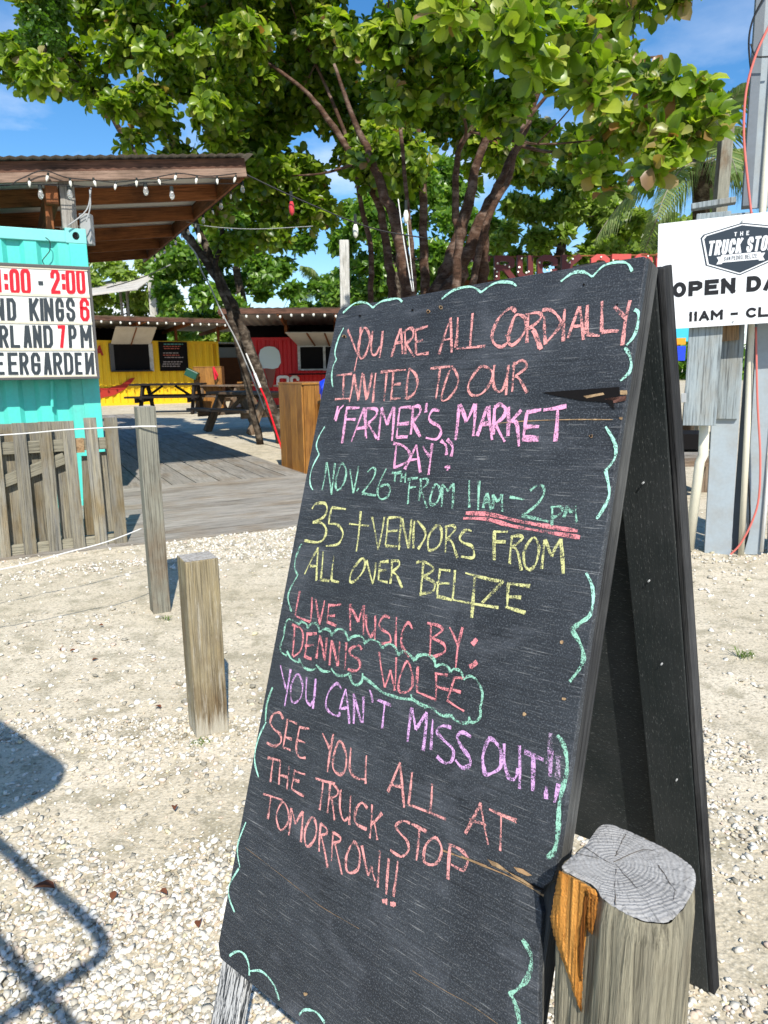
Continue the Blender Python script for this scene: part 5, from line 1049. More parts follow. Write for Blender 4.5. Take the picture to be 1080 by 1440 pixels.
m = MB(); m.prism(A_, (0, 0, .03)); aw = m.build('awning_hatch', m_tinw, rc)
for f in (.3, .55, .8): board('batten', A_[0].lerp(A_[1], f) - Vector((0, 0, .02)), A_[3].lerp(A_[2], f) - Vector((0, 0, .02)), .05, .03, m_brownw, aw)
rect(rpl, 408, 524, 500, 527, .5, .8, m_dark, 'counter', rc)

def canopy(P0, ex, n_, Lc, zc, over, back, label, drop=.25, first=0):
    r = thing('canopy_roof', P0 + Vector((0, 0, zc)), label, 'roof'); ex = Vector(ex)
    f0 = P0 + n_ * over; b0_ = P0 - n_ * back; m = MB(); k_ = int(Lc / .14); b_ = 0
    for i in range(k_ + 1):
        p = f0 + ex * Lc * i / k_; q_ = b0_ + ex * Lc * i / k_; dz = .02 if i % 2 else 0; m.v += [(p.x, p.y, zc + dz), (q_.x, q_.y, zc - drop + dz)]
    for i in range(k_): m.f.append((2 * i, 2 * i + 1, 2 * i + 3, 2 * i + 2)); m.m.append(0)
    m.build('tin_sheet', m_tin, r, fix=False)
    board('fascia', f0 + Vector((0, 0, zc - .10)), f0 + ex * Lc + Vector((0, 0, zc - .10)), .04, .14, m_fascia, r)
    nn_ = int(Lc / 1.6)
    for i in range(nn_ + 1):
        a = f0 + ex * (Lc - .1) * i / nn_ + ex * .05; b = b0_ + ex * (Lc - .1) * i / nn_ + ex * .05; board('rafter', a + Vector((0, 0, zc - .14)), b + Vector((0, 0, zc - drop - .14)), .06, .15, m_brownw, r)
    for i in range(0, nn_ + 1):
        a = P0 + ex * (Lc - .2) * i / nn_ + ex * .1 - n_ * .1; board('stud', Vector((a.x, a.y, 2.62)), Vector((a.x, a.y, zc - .15)), .1, .1, m_brownw, r, up=n_)
    board('shade_screen', b0_ + n_ * .5 + Vector((0, 0, 2.85)), b0_ + n_ * .5 + ex * Lc * (.62 if first else 1) + Vector((0, 0, 2.85)), .9, .04, m_dark, r, up=n_)  # dark board added to stand for the deep shade between container and roof
    sl_ = thing('string_light', f0 + Vector((0, 0, zc - .2)), label.replace('tin canopy roof', 'row of small white bulbs hung along the canopy edge').split(' above')[0] + (' before the yellow stall' if first else ' before the red stall'), 'string lights')
    MB().tube([f0 + Vector((0, .0, zc - .19)) + n_ * .05, f0 + ex * Lc + Vector((0, 0, zc - .19)) + n_ * .05], .01, 4).build('wire', m_blackcable, sl_)
    nb_ = int(Lc / .34)
    base = None
    for i in range(nb_):
        p = f0 + ex * (Lc * (i + .5) / nb_) + n_ * .06 + Vector((0, 0, zc - .25 + random.uniform(-.03, .03)))
        if base is None: base = MB().ico((0, 0, 0), .042, (1, 1, 1.3)).build('bulb', m_c9, None, fix=False); o = base
        else: o = base.copy(); COL.objects.link(o)
        M = Matrix.Translation(p); o.matrix_basis = M; o.parent = sl_; o.matrix_parent_inverse = WM[sl_.name].inverted()
    return r
canopy(ypl.P - ypl.ex * 1.5, ypl.ex, ypl.n, 9.6, 3.42, 2.3, 2.6, 'rusty tin canopy roof above the yellow stall', first=1)
canopy(rpl.P - rpl.ex * .6, rpl.ex, rpl.n, 9.0, 3.25, 3.2, 2.6, 'rusty tin canopy roof above the red stall')
# small tilted tin roof and white post behind
tr = thing('tilted_sheet_roof', atY(180, 400, 27), 'small tilted corrugated roof rising above the yellow stall canopy', 'roof')
Pq = [atY(60, 420, 36), atY(128, 416, 36.0), atY(194, 407, 36.4), atY(224, 385, 39), atY(128, 400, 39), atY(60, 408, 39)]
m = MB(); m.prism(Pq, (0, 0, .05)); m.build('corrugated_sheet', m_tinw, tr)
for i_ in range(6): f_ = i_ / 6; board('rib', Pq[0].lerp(Pq[5], f_), Pq[2].lerp(Pq[3], f_), .05, .06, m_tin, tr)
for x_, n_m in ((216, m_whitew), (181, m_greyw), (172, m_greyw)): pp = atY(x_, 430, 37.5); board('post', Vector((pp.x, pp.y, 0)), atY(x_ - 3, 391 if x_ > 200 else 408, 37.5), .36 if x_ > 200 else .12, .2 if x_ > 200 else .08, n_m, tr, up=(0, -1, 0))
# grey shed with brown door
sp0 = atY(268, 540, 36); shed = thing('shed', (sp0.x, sp0.y, 0), 'grey shed with brown wooden door between the two stalls', 'building')
m = MB(); m.box((sp0.x + 3.0, sp0.y + 2, 1.25), (8, 3, 2.5)); m.build('wall', m_greywall, shed)
m = MB(); m.prism([(sp0.x - 1.3, sp0.y + .2, 2.75), (sp0.x + 7.4, sp0.y + .2, 2.55), (sp0.x + 7.4, sp0.y + 4, 2.4), (sp0.x - 1.3, sp0.y + 4, 2.6)], (0, 0, .06)); m.build('roof', m_tin, shed)
m = MB(); a = atY(308, 520, 36); m.box((a.x + 1.0, sp0.y + .46, 1.0), (2.2, .06, 2.0)); m.build('door', m_door, shed)
m = MB(); a = atY(285, 508, 36); m.box((a.x, sp0.y + .46, a.z), (.25, .05, .35)); m.build('notice', m_blue, shed)

# ------------------------------------------------------------------ timber bins / counters
def bin_(P0, ang, Wb, Db, Hb, label, nbd, name='timber_bin'):
    r = thing(name, P0, label, 'bin'); ex = Vector((math.cos(ang), math.sin(ang), 0)); ey = Vector((-ex.y, ex.x, 0))
    for i in range(nbd):
        c_ = P0 + ex * (Wb * (i + .5) / nbd); board('front_board', c_, c_ + Vector((0, 0, Hb)), Wb / nbd - .004, .022, m_orange, r, up=-ey, bevel=.002)
        c_ = c_ + ey * Db; board('back_board', c_, c_ + Vector((0, 0, Hb)), Wb / nbd - .004, .022, m_orange, r, up=ey)
    nd = max(2, int(nbd * Db / Wb))
    for sgn, s0 in ((-1, P0 - ex * .012), (1, P0 + ex * (Wb + .012))):
        for i in range(nd):
            c_ = s0 + ey * (Db * (i + .5) / nd); board('side_board', c_, c_ + Vector((0, 0, Hb)), Db / nd - .004, .022, m_orange, r, up=ex * sgn, bevel=.002)
    m = MB(); m.box(P0 + ex * Wb / 2 + ey * Db / 2 + Vector((0, 0, Hb + .012)), (Wb + .05, Db + .05, .024), Matrix.Rotation(ang, 3, 'Z')); m.build('top', m_orange, r, bevel=.003)
    return r, ex, ey
Pb = atz(398, 651, .1); Pc = atz(430, 661, .08)
# corner nearest the camera at px x~426: left side runs back-left, front runs right
Pcn = Vector((Pc.x, Pc.y, .0)); dl = (Vector((Pb.x, Pb.y, 0)) - Pcn)
bx, bex, bey = bin_(Pcn, math.atan2(dl.y, dl.x) - PI / 2, .95, max(.4, dl.length), atY(426, 541, Pcn.y).z, 'orange varnished timber bin with a blue bag beside the chalkboard', 6)
m = MB(); Q = [atY(449, 568, Pcn.y - .02), atY(470, 575, Pcn.y - .02), atY(470, 625, Pcn.y - .02), atY(452, 615, Pcn.y - .02)]
# sloping flap with its shaded side
fl0 = Pcn + bex * .20; hz_ = atY(449, 568, Pcn.y).z
m = MB(); m.add([fl0 + Vector((0, -.03, hz_)), fl0 + bex * .55 + Vector((0, -.03, hz_)), fl0 + bex * .55 - bey * .26 + Vector((0, 0, hz_ - .10)), fl0 - bey * .26 + Vector((0, 0, hz_ - .10)), fl0 + Vector((0, -.03, hz_ - .52)), fl0 + bex * .55 + Vector((0, -.03, hz_ - .52))], [(0, 1, 2, 3), (0, 3, 4), (1, 5, 2), (3, 2, 5, 4), (0, 4, 5, 1)]); m.build('sloping_chute', m_orange, bx)
bg_ = MB(); bc = atY(462, 552, Pcn.y - .14)
for i, (a, b, r_) in enumerate(((0, 0, .13), (.03, -.08, .1), (-.03, .06, .11), (.06, .05, .12))): bg_.ico(bc + Vector((a, 0, b)), r_, (.9, .7, 1.25))
b_ = bg_.build('plastic_bag', m_blue); tag(b_, 'crumpled bright blue plastic bag hanging on the timber bin', 'bag')
Pc2 = atY(275, 561, 25.0); by, _, _ = bin_(Vector((Pc2.x, Pc2.y, 0)), math.radians(5), .92, .7, 1.48, 'orange timber bin standing beside the yellow stall', 5)
q = MB(); Rt = Matrix.Rotation(.45, 3, 'Y'); q.box(atY(270, 526, Pc2.y - .25), (.42, .3, .26), Rt)
gb = q.build('crate', m_green, bevel=.02); tag(gb, 'dark green plastic tub tipped against the timber bin', 'crate')
q = MB(); q.tube([atY(300, 516, Pc2.y - .1), atY(306, 528, Pc2.y - .1), atY(303, 534, Pc2.y - .1), atY(300, 516, Pc2.y - .1)], .035, 6); rb_ = q.build('folded_sign', mat('bright_red_plastic', (.6, .02, .04), .4)); tag(rb_, 'bright red folded plastic thing on the far timber bin', 'plastic frame')

# ------------------------------------------------------------------ picnic tables
def picnic(loc, rz, mt, label, Lt=1.8, k=1.16):
    r = thing('picnic_table', loc, label, 'picnic table', 'picnic tables in the yard', rz); M0 = WM[r.name]
    def B(name, p, q, w_, h_, up=(0, 0, 1)): return board(name, M0 @ (Vector(p) * k), M0 @ (Vector(q) * k), w_ * k * 1.02, h_ * k * 1.15, mt, r, up=M0.to_3x3() @ Vector(up))
    for i in range(5): B('top_plank', (-Lt / 2, -.30 + .15 * i, .74), (Lt / 2, -.30 + .15 * i, .74), .142, .04)
    for sy_ in (-1, 1):
        for k_ in range(2): B('seat_plank', (-Lt / 2, sy_ * (.66 + .13 * k_), .44), (Lt / 2, sy_ * (.66 + .13 * k_), .44), .122, .04)
    for sx_ in (-1, 1):
        x_ = sx_ * Lt * .36
        B('seat_beam', (x_, -.76, .37), (x_, .76, .37), .05, .12); B('top_beam', (x_ + .05, -.34, .69), (x_ + .05, .34, .69), .05, .07)
        for sy_ in (-1, 1): B('leg', (x_ + .05, sy_ * .62, 0), (x_ + .05, sy_ * .22, .71), .16, .05, (1, 0, 0))
        B('brace', (x_, 0, .38), (x_ * .25, 0, .7), .05, .07, (0, 1, 0))
    return r
def gnd(x, y): p = atz(x, y, 0); return Vector((p.x, p.y, 0))
picnic(gnd(240, 581), math.radians(2), m_blacktab, 'black picnic table in front of the yellow stall', k=1.27)
picnic(gnd(354, 606), math.radians(-40), m_browntab, 'weathered brown picnic table nearest the orange timber bin')
picnic(gnd(318, 577), math.radians(-30), m_browntab, 'brown picnic table further back beside the leaning tree')
picnic(gnd(370, 566), math.radians(10), m_orange, 'light orange picnic table in front of the red stall')
picnic(gnd(435, 580), math.radians(20), m_browntab, 'brown picnic table mostly hidden behind the chalkboard')

# white post behind the chalkboard and marquee letters
pw = gnd(489, 640); wp = tag(board('post', Vector((pw.x, pw.y, 0)), atY(484, 338, pw.y), .145, .12, m_whitew, None, up=(0, -1, 0), bevel=.01), 'pale whitewashed wooden post rising behind the chalkboard top', 'post')
mq = thing('marquee_letters', atY(800, 390, 12), 'dark red marquee letters with bulbs behind the chalkboard', 'sign')
mqp = Plane(atY(800, 395, 12.0), Vector((1, .12, 0)))
m_mq = mat('dark_red_letter_metal', (.10, .012, .012), .5, .4); m_mqp = mat('pink_letter_metal', (.5, .08, .07), .5)
GL['K'] = [[(0, 0), (0, 1)], [(1, 1), (.05, .42)], [(.32, .58), (1, 0)]]
for ch_, x0_, x1_, mt in (('T', 660, 688, m_mq), ('R', 694, 722, m_mq), ('U', 726, 748, m_mq), ('C', 754, 782, m_mq), ('K', 788, 815, m_mq), ('S', 829, 855, m_mqp), ('T', 858, 885, m_mqp), ('O', 890, 915, m_mqp), ('P', 920, 945, m_mqp)):
    yt = 360 - (x0_ - 700) * .012; yb = yt + 34; q = MB(); glyph(q, mqp, ch_, [mqp.uv(x0_, yb), mqp.uv(x1_, yb), mqp.uv(x0_, yt), mqp.uv(x1_, yt)], .085, 0, .07); L_ = q.build('letter', mt, mq, fix=False)
    for k_ in range(6): MB().ico(mqp.px(random.uniform(x0_ + 1, x1_ - 1), random.uniform(yt + 2, yb - 2), .08), .018).build('bulb', m_c9, L_)
for x_ in (640, 950): pp = atY(x_, 560, 12.1); board('support_post', Vector((pp.x, pp.y, 0)), atY(x_, 355, 12.1), .1, .1, m_brownw, mq)
board('support_bar', atY(640, 398, 12.08), atY(950, 394, 12.08), .05, .08, m_brownw, mq); board('support_bar', atY(640, 362, 12.08), atY(950, 358, 12.08), .02, .02, m_brownw, mq)

# ------------------------------------------------------------------ foliage
LEAF_V = np.array([(0, 0, 0), (.30, -.20, .03), (.30, 0, 0), (.30, .20, .03), (.62, -.33, .035), (.62, 0, -.03), (.62, .33, .035), (.88, -.24, -.02), (.88, 0, -.08), (.88, .24, -.02), (1.0, 0, -.12)])
LEAF_T = np.array([(0, 1, 2), (0, 2, 3), (7, 10, 8), (8, 10, 9)]); LEAF_Q = np.array([(1, 4, 5, 2), (2, 5, 6, 3), (4, 7, 8, 5), (5, 8, 9, 6)])
DIA_V = np.array([(0, 0, 0), (.5, -.34, .05), (1, 0, -.06), (.5, .34, .05)]); DIA_F = np.array([(0, 1, 2), (0, 2, 3)])
def norm(a): return a / np.maximum(1e-9, np.linalg.norm(a, axis=-1, keepdims=True))
def leaf_frames(C, A, per, Lr, rng, spread=(5, 65)):
    """rosettes at C with axis A -> leaf origins, rotation matrices, sizes"""
    n = len(C); C = np.repeat(C, per, 0); A = norm(np.repeat(A, per, 0)); N = len(C)
    ref = norm(rng.standard_normal((n, 3))); ref = np.repeat(ref, per, 0); s = norm(np.cross(A, ref)); t_ = np.cross(A, s)
    ph = np.tile(np.arange(per) * 2.4, n) + rng.normal(0, .35, N); th = np.radians(rng.uniform(*spread, N))
    rad = s * np.cos(ph)[:, None] + t_ * np.sin(ph)[:, None]
    d = norm(rad * np.cos(th)[:, None] + A * np.sin(th)[:, None] + np.array([0, 0, -.12])); nr = norm(A * np.cos(th)[:, None] - rad * np.sin(th)[:, None] + rng.normal(0, .22, (N, 3)))
    wv_ = norm(np.cross(nr, d)); nr = np.cross(d, wv_); R = np.stack([d, wv_, nr], -1)
    return C + rad * (Lr[0] * .12), R, rng.uniform(Lr[0], Lr[1], N)
def leaves_mesh(name, C, R, Sz, mt, parent, rng, simple=False, tint=None):
    T = DIA_V if simple else LEAF_V; n = len(C); Tn = np.repeat(T[None], n, 0); cu = rng.uniform(-.5, 1.6, (n, 1)); wd = rng.uniform(.78, 1.15, (n, 1)); bd = rng.normal(0, .12, (n, 1))
    Tn[:, :, 2] += -cu * .16 * Tn[:, :, 0] ** 2 + np.abs(Tn[:, :, 1]) * rng.uniform(-.1, .5, (n, 1)); Tn[:, :, 1] = Tn[:, :, 1] * wd + bd * Tn[:, :, 0] ** 2
    V = np.einsum('nij,nkj->nki', R, Tn) * Sz[:, None, None] + C[:, None]
    k_ = len(T); o_ = (np.arange(n) * k_)[:, None, None]
    F = [(DIA_F[None] + o_).reshape(-1, 3)] if simple else [(LEAF_T[None] + o_).reshape(-1, 3), (LEAF_Q[None] + o_).reshape(-1, 4)]
    if tint is None: tint = rng.uniform(0, 1, n)
    return np_mesh(name, V.reshape(-1, 3), F, mt, parent, tint=np.repeat(tint, k_), smooth=True)
def ellipsoid_pts(c, r, n, rng, shell=.55):
    d = norm(rng.standard_normal((n, 3))); rad = (shell + (1 - shell) * rng.uniform(0, 1, n)) ; p = np.array(c) + d * rad[:, None] * np.array(r); return p, d
def tree(name, label, stems, clusters, leaf_mat, per, Lr, n_ros, simple, seed, bark, singles=0, group=None, twigs=True, tint_fn=None, shell=.35, kids=7, base=None):
    rng = np.random.default_rng(seed); root = thing(name, base if base is not None else Vector((stems[0][0][0].x, stems[0][0][0].y, 0)), label, 'tree', group)
    allp = []
    for pts, rs in stems:
        P_ = catmull(pts, 5); nr_ = len(P_); rr_ = list(np.interp(np.linspace(0, 1, nr_), np.linspace(0, 1, len(rs)), rs))
        P_ = [p + Vector((random.gauss(0, 1), random.gauss(0, 1), random.gauss(0, 1))) * r_ * .15 for p, r_ in zip(P_, rr_)]
        MB().tube(P_, rr_, 9).build('trunk', bark, root, smooth=True); allp += [(p, r_) for p, r_ in zip(P_, rr_)]
    cs = [(Vector(c), r) for c, r in clusters]
    if twigs:
        m = MB()
        todo = sorted(cs, key=lambda q: min((p - q[0]).length for p, _ in allp))
        for c, r in todo:
            best = min(allp, key=lambda q: (q[0] - c).length + (.6 if q[0].z > c.z + .2 else 0) + (0.5 if q[1] < .012 else 0)); p0 = best[0]; mid = (p0 + c) / 2 + Vector((random.uniform(-.2, .2), random.uniform(-.2, .2), -.12)) * (c - p0).length * .5
            L0 = (c - p0).length; r0 = min(best[1] * .75, .014 + .018 * L0); allp += [(c, r0 * .55), (mid, r0 * .8)]; m.tube(catmull([p0, mid, c], 5), list(np.linspace(r0, r0 * .35, 11)), 6)
            for _ in range(kids):
                d = Vector(norm(rng.standard_normal(3))) * r * .85; m.tube([c.lerp(mid, random.uniform(0, .4)), c + d * .5 + Vector((0, 0, .05)), c + d], [r0 * .35, r0 * .22, .004], 5)
        m.build('branches', bark, root, smooth=True)
    C_, A_2 = [], []
    tot = sum(r ** 2 for _, r in cs)
    for c, r in cs:
        n = max(4, int(n_ros * r ** 2 / tot)); p, d = ellipsoid_pts(c, (r, r, r * .75), n, rng, shell); C_.append(p); A_2.append(norm(d * .75 + np.array([0, -.25, .65]) + rng.normal(0, .35, (n, 3))))
    C_ = np.concatenate(C_); A_2 = np.concatenate(A_2); O_, R_2, Z_ = leaf_frames(C_, A_2, per, Lr, rng)
    ti = rng.beta(2, 2.2, len(O_)) * .9; odd = rng.uniform(0, 1, len(O_)); ti = np.where(odd > .965, rng.uniform(.86, 1, len(O_)), ti)
    cl = np.repeat(rng.normal(0, .12, len(C_)), per); ti = np.clip(ti + np.where(odd > .965, 0, cl), 0, 1)
    if tint_fn is not None: ti = tint_fn(O_, ti, rng)
    if singles:
        camp = np.array([0, 0, CH]); depth = (O_ - camp) @ np.array(FW); px_ = 540 + FPX * ((O_ - camp) @ np.array(CR)) / depth; py_ = 720 - FPX * ((O_ - camp) @ np.array(CU)) / depth
        vis = (px_ > -20) & (px_ < 1100) & (py_ > -20); score = np.where(vis, depth, 99); order = np.argsort(score)[:singles]; mask = np.ones(len(O_), bool); mask[order] = False
        var = []
        for k_ in range(8):
            me = np_mesh('leaf', LEAF_V, [LEAF_T, LEAF_Q], leaf_mat, None, tint=np.full(len(LEAF_V), [.1, .3, .45, .55, .7, .8, .88, .98][k_]), smooth=True); var.append(me.data); COL.objects.unlink(me); bpy.data.objects.remove(me)
        Winv = WM[root.name].inverted()
        for i in order:
            o = bpy.data.objects.new('leaf', var[min(7, int(ti[i] * 8))]); COL.objects.link(o); R3 = R_2[i] * Z_[i]
            M = Matrix([[R3[0, 0], R3[0, 1], R3[0, 2], O_[i, 0]], [R3[1, 0], R3[1, 1], R3[1, 2], O_[i, 1]], [R3[2, 0], R3[2, 1], R3[2, 2], O_[i, 2]], [0, 0, 0, 1]])
            o.parent = root; o.matrix_parent_inverse = Winv; o.matrix_basis = M
        O_, R_2, Z_, ti = O_[mask], R_2[mask], Z_[mask], ti[mask]
    cr_ = leaves_mesh('crown', O_, R_2, Z_, leaf_mat, root, rng, simple, ti); cr_['kind'] = 'stuff'
    return root
def in_poly(x, y, P):
    c_ = False; j = len(P) - 1
    for i in range(len(P)):
        xi, yi = P[i]; xj, yj = P[j]
        if (yi > y) != (yj > y) and x < (xj - xi) * (y - yi) / (yj - yi) + xi: c_ = not c_
        j = i
    return c_
def fill(poly, step, Ys, rpx, seed, keep=1.0):
    r_ = random.Random(seed); xs = [p[0] for p in poly]; ys = [p[1] for p in poly]; out_ = []
    y = min(ys)
    while y < max(ys):
        x = min(xs)
        while x < max(xs):
            px_, py_ = x + r_.uniform(-.5, .5) * step, y + r_.uniform(-.5, .5) * step
            if in_poly(px_, py_, poly) and r_.random() < keep:
                Y = r_.uniform(*Ys); rp_ = r_.uniform(*rpx); out_.append((atY(px_, py_, Y), rp_ * Y / FPX))
            x += step
        y += step
    return out_
# main sea-grape tree
MY = 11.6
def pxp(lst, Y): return [atY(x, y, Y) for x, y in lst]
def grounded(lst, Y):
    P_ = pxp(lst, Y); b = P_[0]; return [Vector((b.x, b.y, -.05)), Vector((b.x * .6 + P_[0].x * .4, b.y, .5))] + P_ if b.z > .6 else [Vector((b.x, b.y, -.05))] + P_[1:]
stems = [
 (grounded([(628, 430), (645, 385), (672, 320), (700, 262), (735, 190), (760, 120)], 11.2), [.17, .155, .14, .12, .10, .07, .05, .03]),
 (grounded([(612, 430), (632, 370), (655, 300), (668, 240), (690, 170), (690, 80)], 11.5), [.15, .14, .13, .11, .09, .07, .05, .02]),
 (grounded([(598, 430), (596, 340), (594, 250), (584, 170), (560, 90), (545, 20)], 11.8), [.10, .09, .08, .07, .06, .05, .04, .02]),
 (grounded([(574, 430), (562, 340), (548, 290), (520, 220), (496, 165), (470, 90)], 11.3), [.13, .12, .11, .10, .08, .06, .04, .02]),
 (grounded([(552, 430), (545, 360), (530, 280), (470, 180), (420, 120), (330, 60)], 12.0), [.10, .09, .08, .07, .06, .05, .03, .02]),
 (grounded([(640, 430), (645, 350), (640, 280), (650, 200), (720, 130), (820, 90), (930, 80)], 10.4), [.09, .08, .07, .06, .05, .04, .03, .02, .015]),
]
stems += [(grounded([(520, 440), (522, 360), (508, 290), (498, 230), (470, 150), (430, 60)], 12.2), [.06, .055, .05, .045, .04, .035, .03, .02]), (grounded([(664, 440), (668, 380), (690, 300), (716, 250), (735, 180), (790, 110)], 11.0), [.07, .065, .06, .055, .05, .04, .03, .02]),
 (grounded([(583, 440), (580, 360), (570, 260), (560, 150), (548, 60)], 11.0), [.05, .045, .04, .035, .03, .025, .02]), (grounded([(680, 440), (679, 380), (680, 318)], 11.4), [.10, .10, .10, .09, .09])]
main_poly = [(330, -170), (1000, -170), (905, -40), (900, 20), (930, 60), (955, 110), (1005, 135), (1020, 170), (990, 215), (930, 225), (900, 215), (855, 240), (800, 200), (760, 190), (700, 235), (640, 250), (600, 235), (520, 290), (430, 310), (380, 300), (330, 290), (300, 240), (320, 160), (270, 80)]
cl_main = fill([(520, -170), (1000, -170), (905, -40), (900, 20), (930, 60), (955, 110), (1005, 135), (1020, 170), (990, 215), (930, 225), (880, 215), (800, 190), (700, 215), (600, 200), (520, 150)], 66, (7.6, 9.4), (24, 42), 3, .9) + fill(main_poly, 84, (10.8, 13.6), (34, 56), 4, .85)
cl_main += fill([(300, 60), (560, 60), (560, 260), (430, 300), (330, 295), (290, 230)], 62, (13.0, 14.6), (28, 44), 18, 1.0)
cl_main += fill([(520, 150), (690, 150), (690, 262), (600, 235), (520, 285), (430, 305), (380, 295), (330, 290), (310, 200), (300, 0), (330, -170), (520, -170)], 70, (12.0, 13.6), (24, 42), 8, .85)
cl_main += [(atY(x, y, Y), r * Y / FPX) for x, y, Y, r in ((960, 185, 6.6, 26), (995, 180, 6.6, 22), (1010, 158, 6.8, 18), (930, 225, 6.6, 22), (905, 245, 6.7, 16), (930, -5, 6.2, 22), (975, -8, 6.2, 16), (900, 10, 6.2, 20), (850, 265, 7.4, 18), (835, 240, 7.2, 24), (985, 130, 6.9, 18), (940, 120, 6.9, 30), (800, 60, 6.0, 30), (720, 40, 5.6, 28), (760, 90, 5.8, 26), (640, 20, 5.8, 30), (830, 130, 6.2, 30))]
def tint_main(O_, ti, rng):
    d = norm(O_ - np.array([0, 0, CH])); px_ = 540 + FPX * (d @ np.array(CR)) / (d @ np.array(FW)); sel = (O_[:, 0] > 1.6) & (O_[:, 2] < 4.4) & (rng.uniform(0, 1, len(ti)) < .14); return np.where(sel, rng.uniform(.90, .985, len(ti)), ti)
tree('sea_grape_tree', 'large round-leaved tree with many brown stems behind the chalkboard', stems, cl_main, m_leaf, 7, (.09, .21), 8800, False, 11, m_bark, singles=290, tint_fn=tint_main, base=Vector((stems[2][0][0].x, stems[2][0][0].y, 0)))
# left tree, leaning trunks wrapped with cables
tb = gnd(392, 596)
ltb = Vector((tb.x, 13.4, 0)); ltb = Vector((atY(398, 590, 13.4).x, 13.4, 0))
st2 = [([ltb] + pxp([(354, 500), (336, 450), (311, 395), (282, 330), (262, 270), (238, 190), (200, 110)], 13.2), [.13, .105, .09, .08, .07, .06, .05, .04, .03]),
       ([ltb + Vector((-.42, -.2, 0))] + pxp([(338, 500), (322, 440), (303, 380), (312, 330), (300, 250), (290, 150), (300, 60)], 12.9), [.07, .06, .055, .05, .045, .04, .03, .025, .02]),
       (pxp([(330, 432), (292, 370), (262, 330), (240, 290), (180, 200), (120, 110), (60, 90)], 13.0), [.07, .07, .075, .06, .05, .04, .03]),
       ]
left_poly = [(60, -160), (340, -170), (360, 60), (340, 200), (300, 262), (240, 235), (200, 215), (165, 215), (150, 180), (110, 150), (60, 130), (20, 112), (10, 85), (60, 60), (50, 20), (40, -30)]
cl_left = fill(left_poly, 48, (10.5, 13.0), (20, 36), 5, .95) + [(atY(x, y, Y), r * Y / FPX) for x, y, Y, r in ((25, 85, 11, 20), (35, 118, 11, 16), (60, 30, 11.5, 22), (15, 65, 11, 15), (160, 150, 11, 20), (185, 200, 11.5, 18), (300, 300, 12, 26), (330, 345, 13, 26), (380, 330, 13, 30), (270, 250, 12, 24), (400, 270, 13, 34), (440, 300, 13, 34), (350, 250, 12.5, 36))]
tree('leaning_tree', 'dark leaning tree with forked trunks beside the picnic tables', st2, cl_left, m_leaf, 7, (.10, .20), 3000, False, 12, m_barkd, base=ltb)
# hanging vine at the top left
vt = thing('hanging_vine', atY(60, 40, 11.2), 'dark dense vine hanging in the leaves at the top left corner', 'vine'); rng = np.random.default_rng(5)
C_ = np.array([atY(random.uniform(35, 90), random.uniform(-30, 70 - abs(i - 60) * .0), 11.0) for i in range(420)]); C_[:, 1] += rng.normal(0, .15, len(C_))
O_, R_2, Z_ = leaf_frames(C_, np.tile(np.array([0, -.5, -.6]), (len(C_), 1)) + rng.normal(0, .4, (len(C_), 3)), 4, (.05, .09), rng); vv = leaves_mesh('vine_leaves', O_, R_2, Z_, m_leafb, vt, rng, False, rng.uniform(0, .35, len(O_))); vv['kind'] = 'stuff'
MB().tube(pxp([(62, -60), (60, 0), (64, 75)], 11.0), .02, 6).build('stem', m_barkd, vt)

def bgtree(label, px_, Y, clus, seed, mt, n, Lr, bark=m_barkd, r0=.16, name='background_tree', topy=None, per=5, shell=.2, group='trees beyond the yard'):
    b = atY(px_, 520, Y); b = Vector((b.x, Y, 0)); cl = [(atY(x, y, Y + random.uniform(-1, 1) * Y * .05), r * Y / FPX) for x, y, r in clus]; ty = max(c.z for c, _ in cl)
    stm = [([b, b + Vector((.1, 0, ty * .35)), b + Vector((-.15, 0, ty * .6)), b + Vector((.1, .1, ty * .85))], [r0, r0 * .8, r0 * .6, r0 * .25])]
    return tree(name, label, stm, cl, mt, per, Lr, n, True, seed, bark, group=group, shell=shell, kids=3)
def scat(poly, step, rr_, seed, keep=.9):
    r_ = random.Random(seed); xs = [p[0] for p in poly]; ys = [p[1] for p in poly]; o_ = []; y = min(ys)
    while y <= max(ys):
        x = min(xs)
        while x <= max(xs):
            a, b = x + r_.uniform(-.5, .5) * step, y + r_.uniform(-.5, .5) * step
            if in_poly(a, b, poly) and r_.random() < keep: o_.append((a, b, r_.uniform(*rr_)))
            x += step
        y += step
    return o_
bgtree('sunlit pale green tree right of the brown stems', 790, 17, scat([(690, 400), (690, 300), (720, 270), (760, 215), (830, 210), (850, 260), (930, 310), (930, 400)], 24, (10, 20), 1, .72), 21, m_leafy, 2600, (.13, .24), r0=.2)
bgtree('bright green tree between the leaning trunks and white post', 345, 35, scat([(200, 430), (240, 330), (300, 250), (400, 240), (470, 290), (440, 330), (420, 350), (430, 400), (440, 470), (330, 470), (210, 460)], 26, (12, 24), 2, .85), 22, m_leafb, 3400, (.24, .42), r0=.3)
bgtree('yellow green tree behind the tilted sheet roof', 190, 40, scat([(100, 475), (110, 370), (180, 350), (240, 360), (270, 470)], 17, (9, 16), 3), 23, m_leafy, 2200, (.22, .38))
bgtree('dense dark green tree far behind the brown stems', 560, 32, scat([(470, 440), (470, 330), (500, 250), (600, 230), (690, 250), (700, 420)], 28, (13, 26), 4, .85), 24, m_leafb, 3600, (.22, .40), r0=.3)
bgtree('low bushy tree behind the red stall roof', 470, 42, scat([(420, 450), (440, 400), (480, 385), (540, 395), (540, 450)], 15, (8, 14), 6, .9), 25, m_leafb, 1400, (.22, .36))
bgtree('pale bushy tree behind the marquee letters at the right', 900, 22, scat([(850, 420), (850, 330), (900, 320), (960, 300), (1010, 280), (1010, 420)], 18, (9, 15), 7, .7), 26, m_leafy, 1500, (.14, .25))
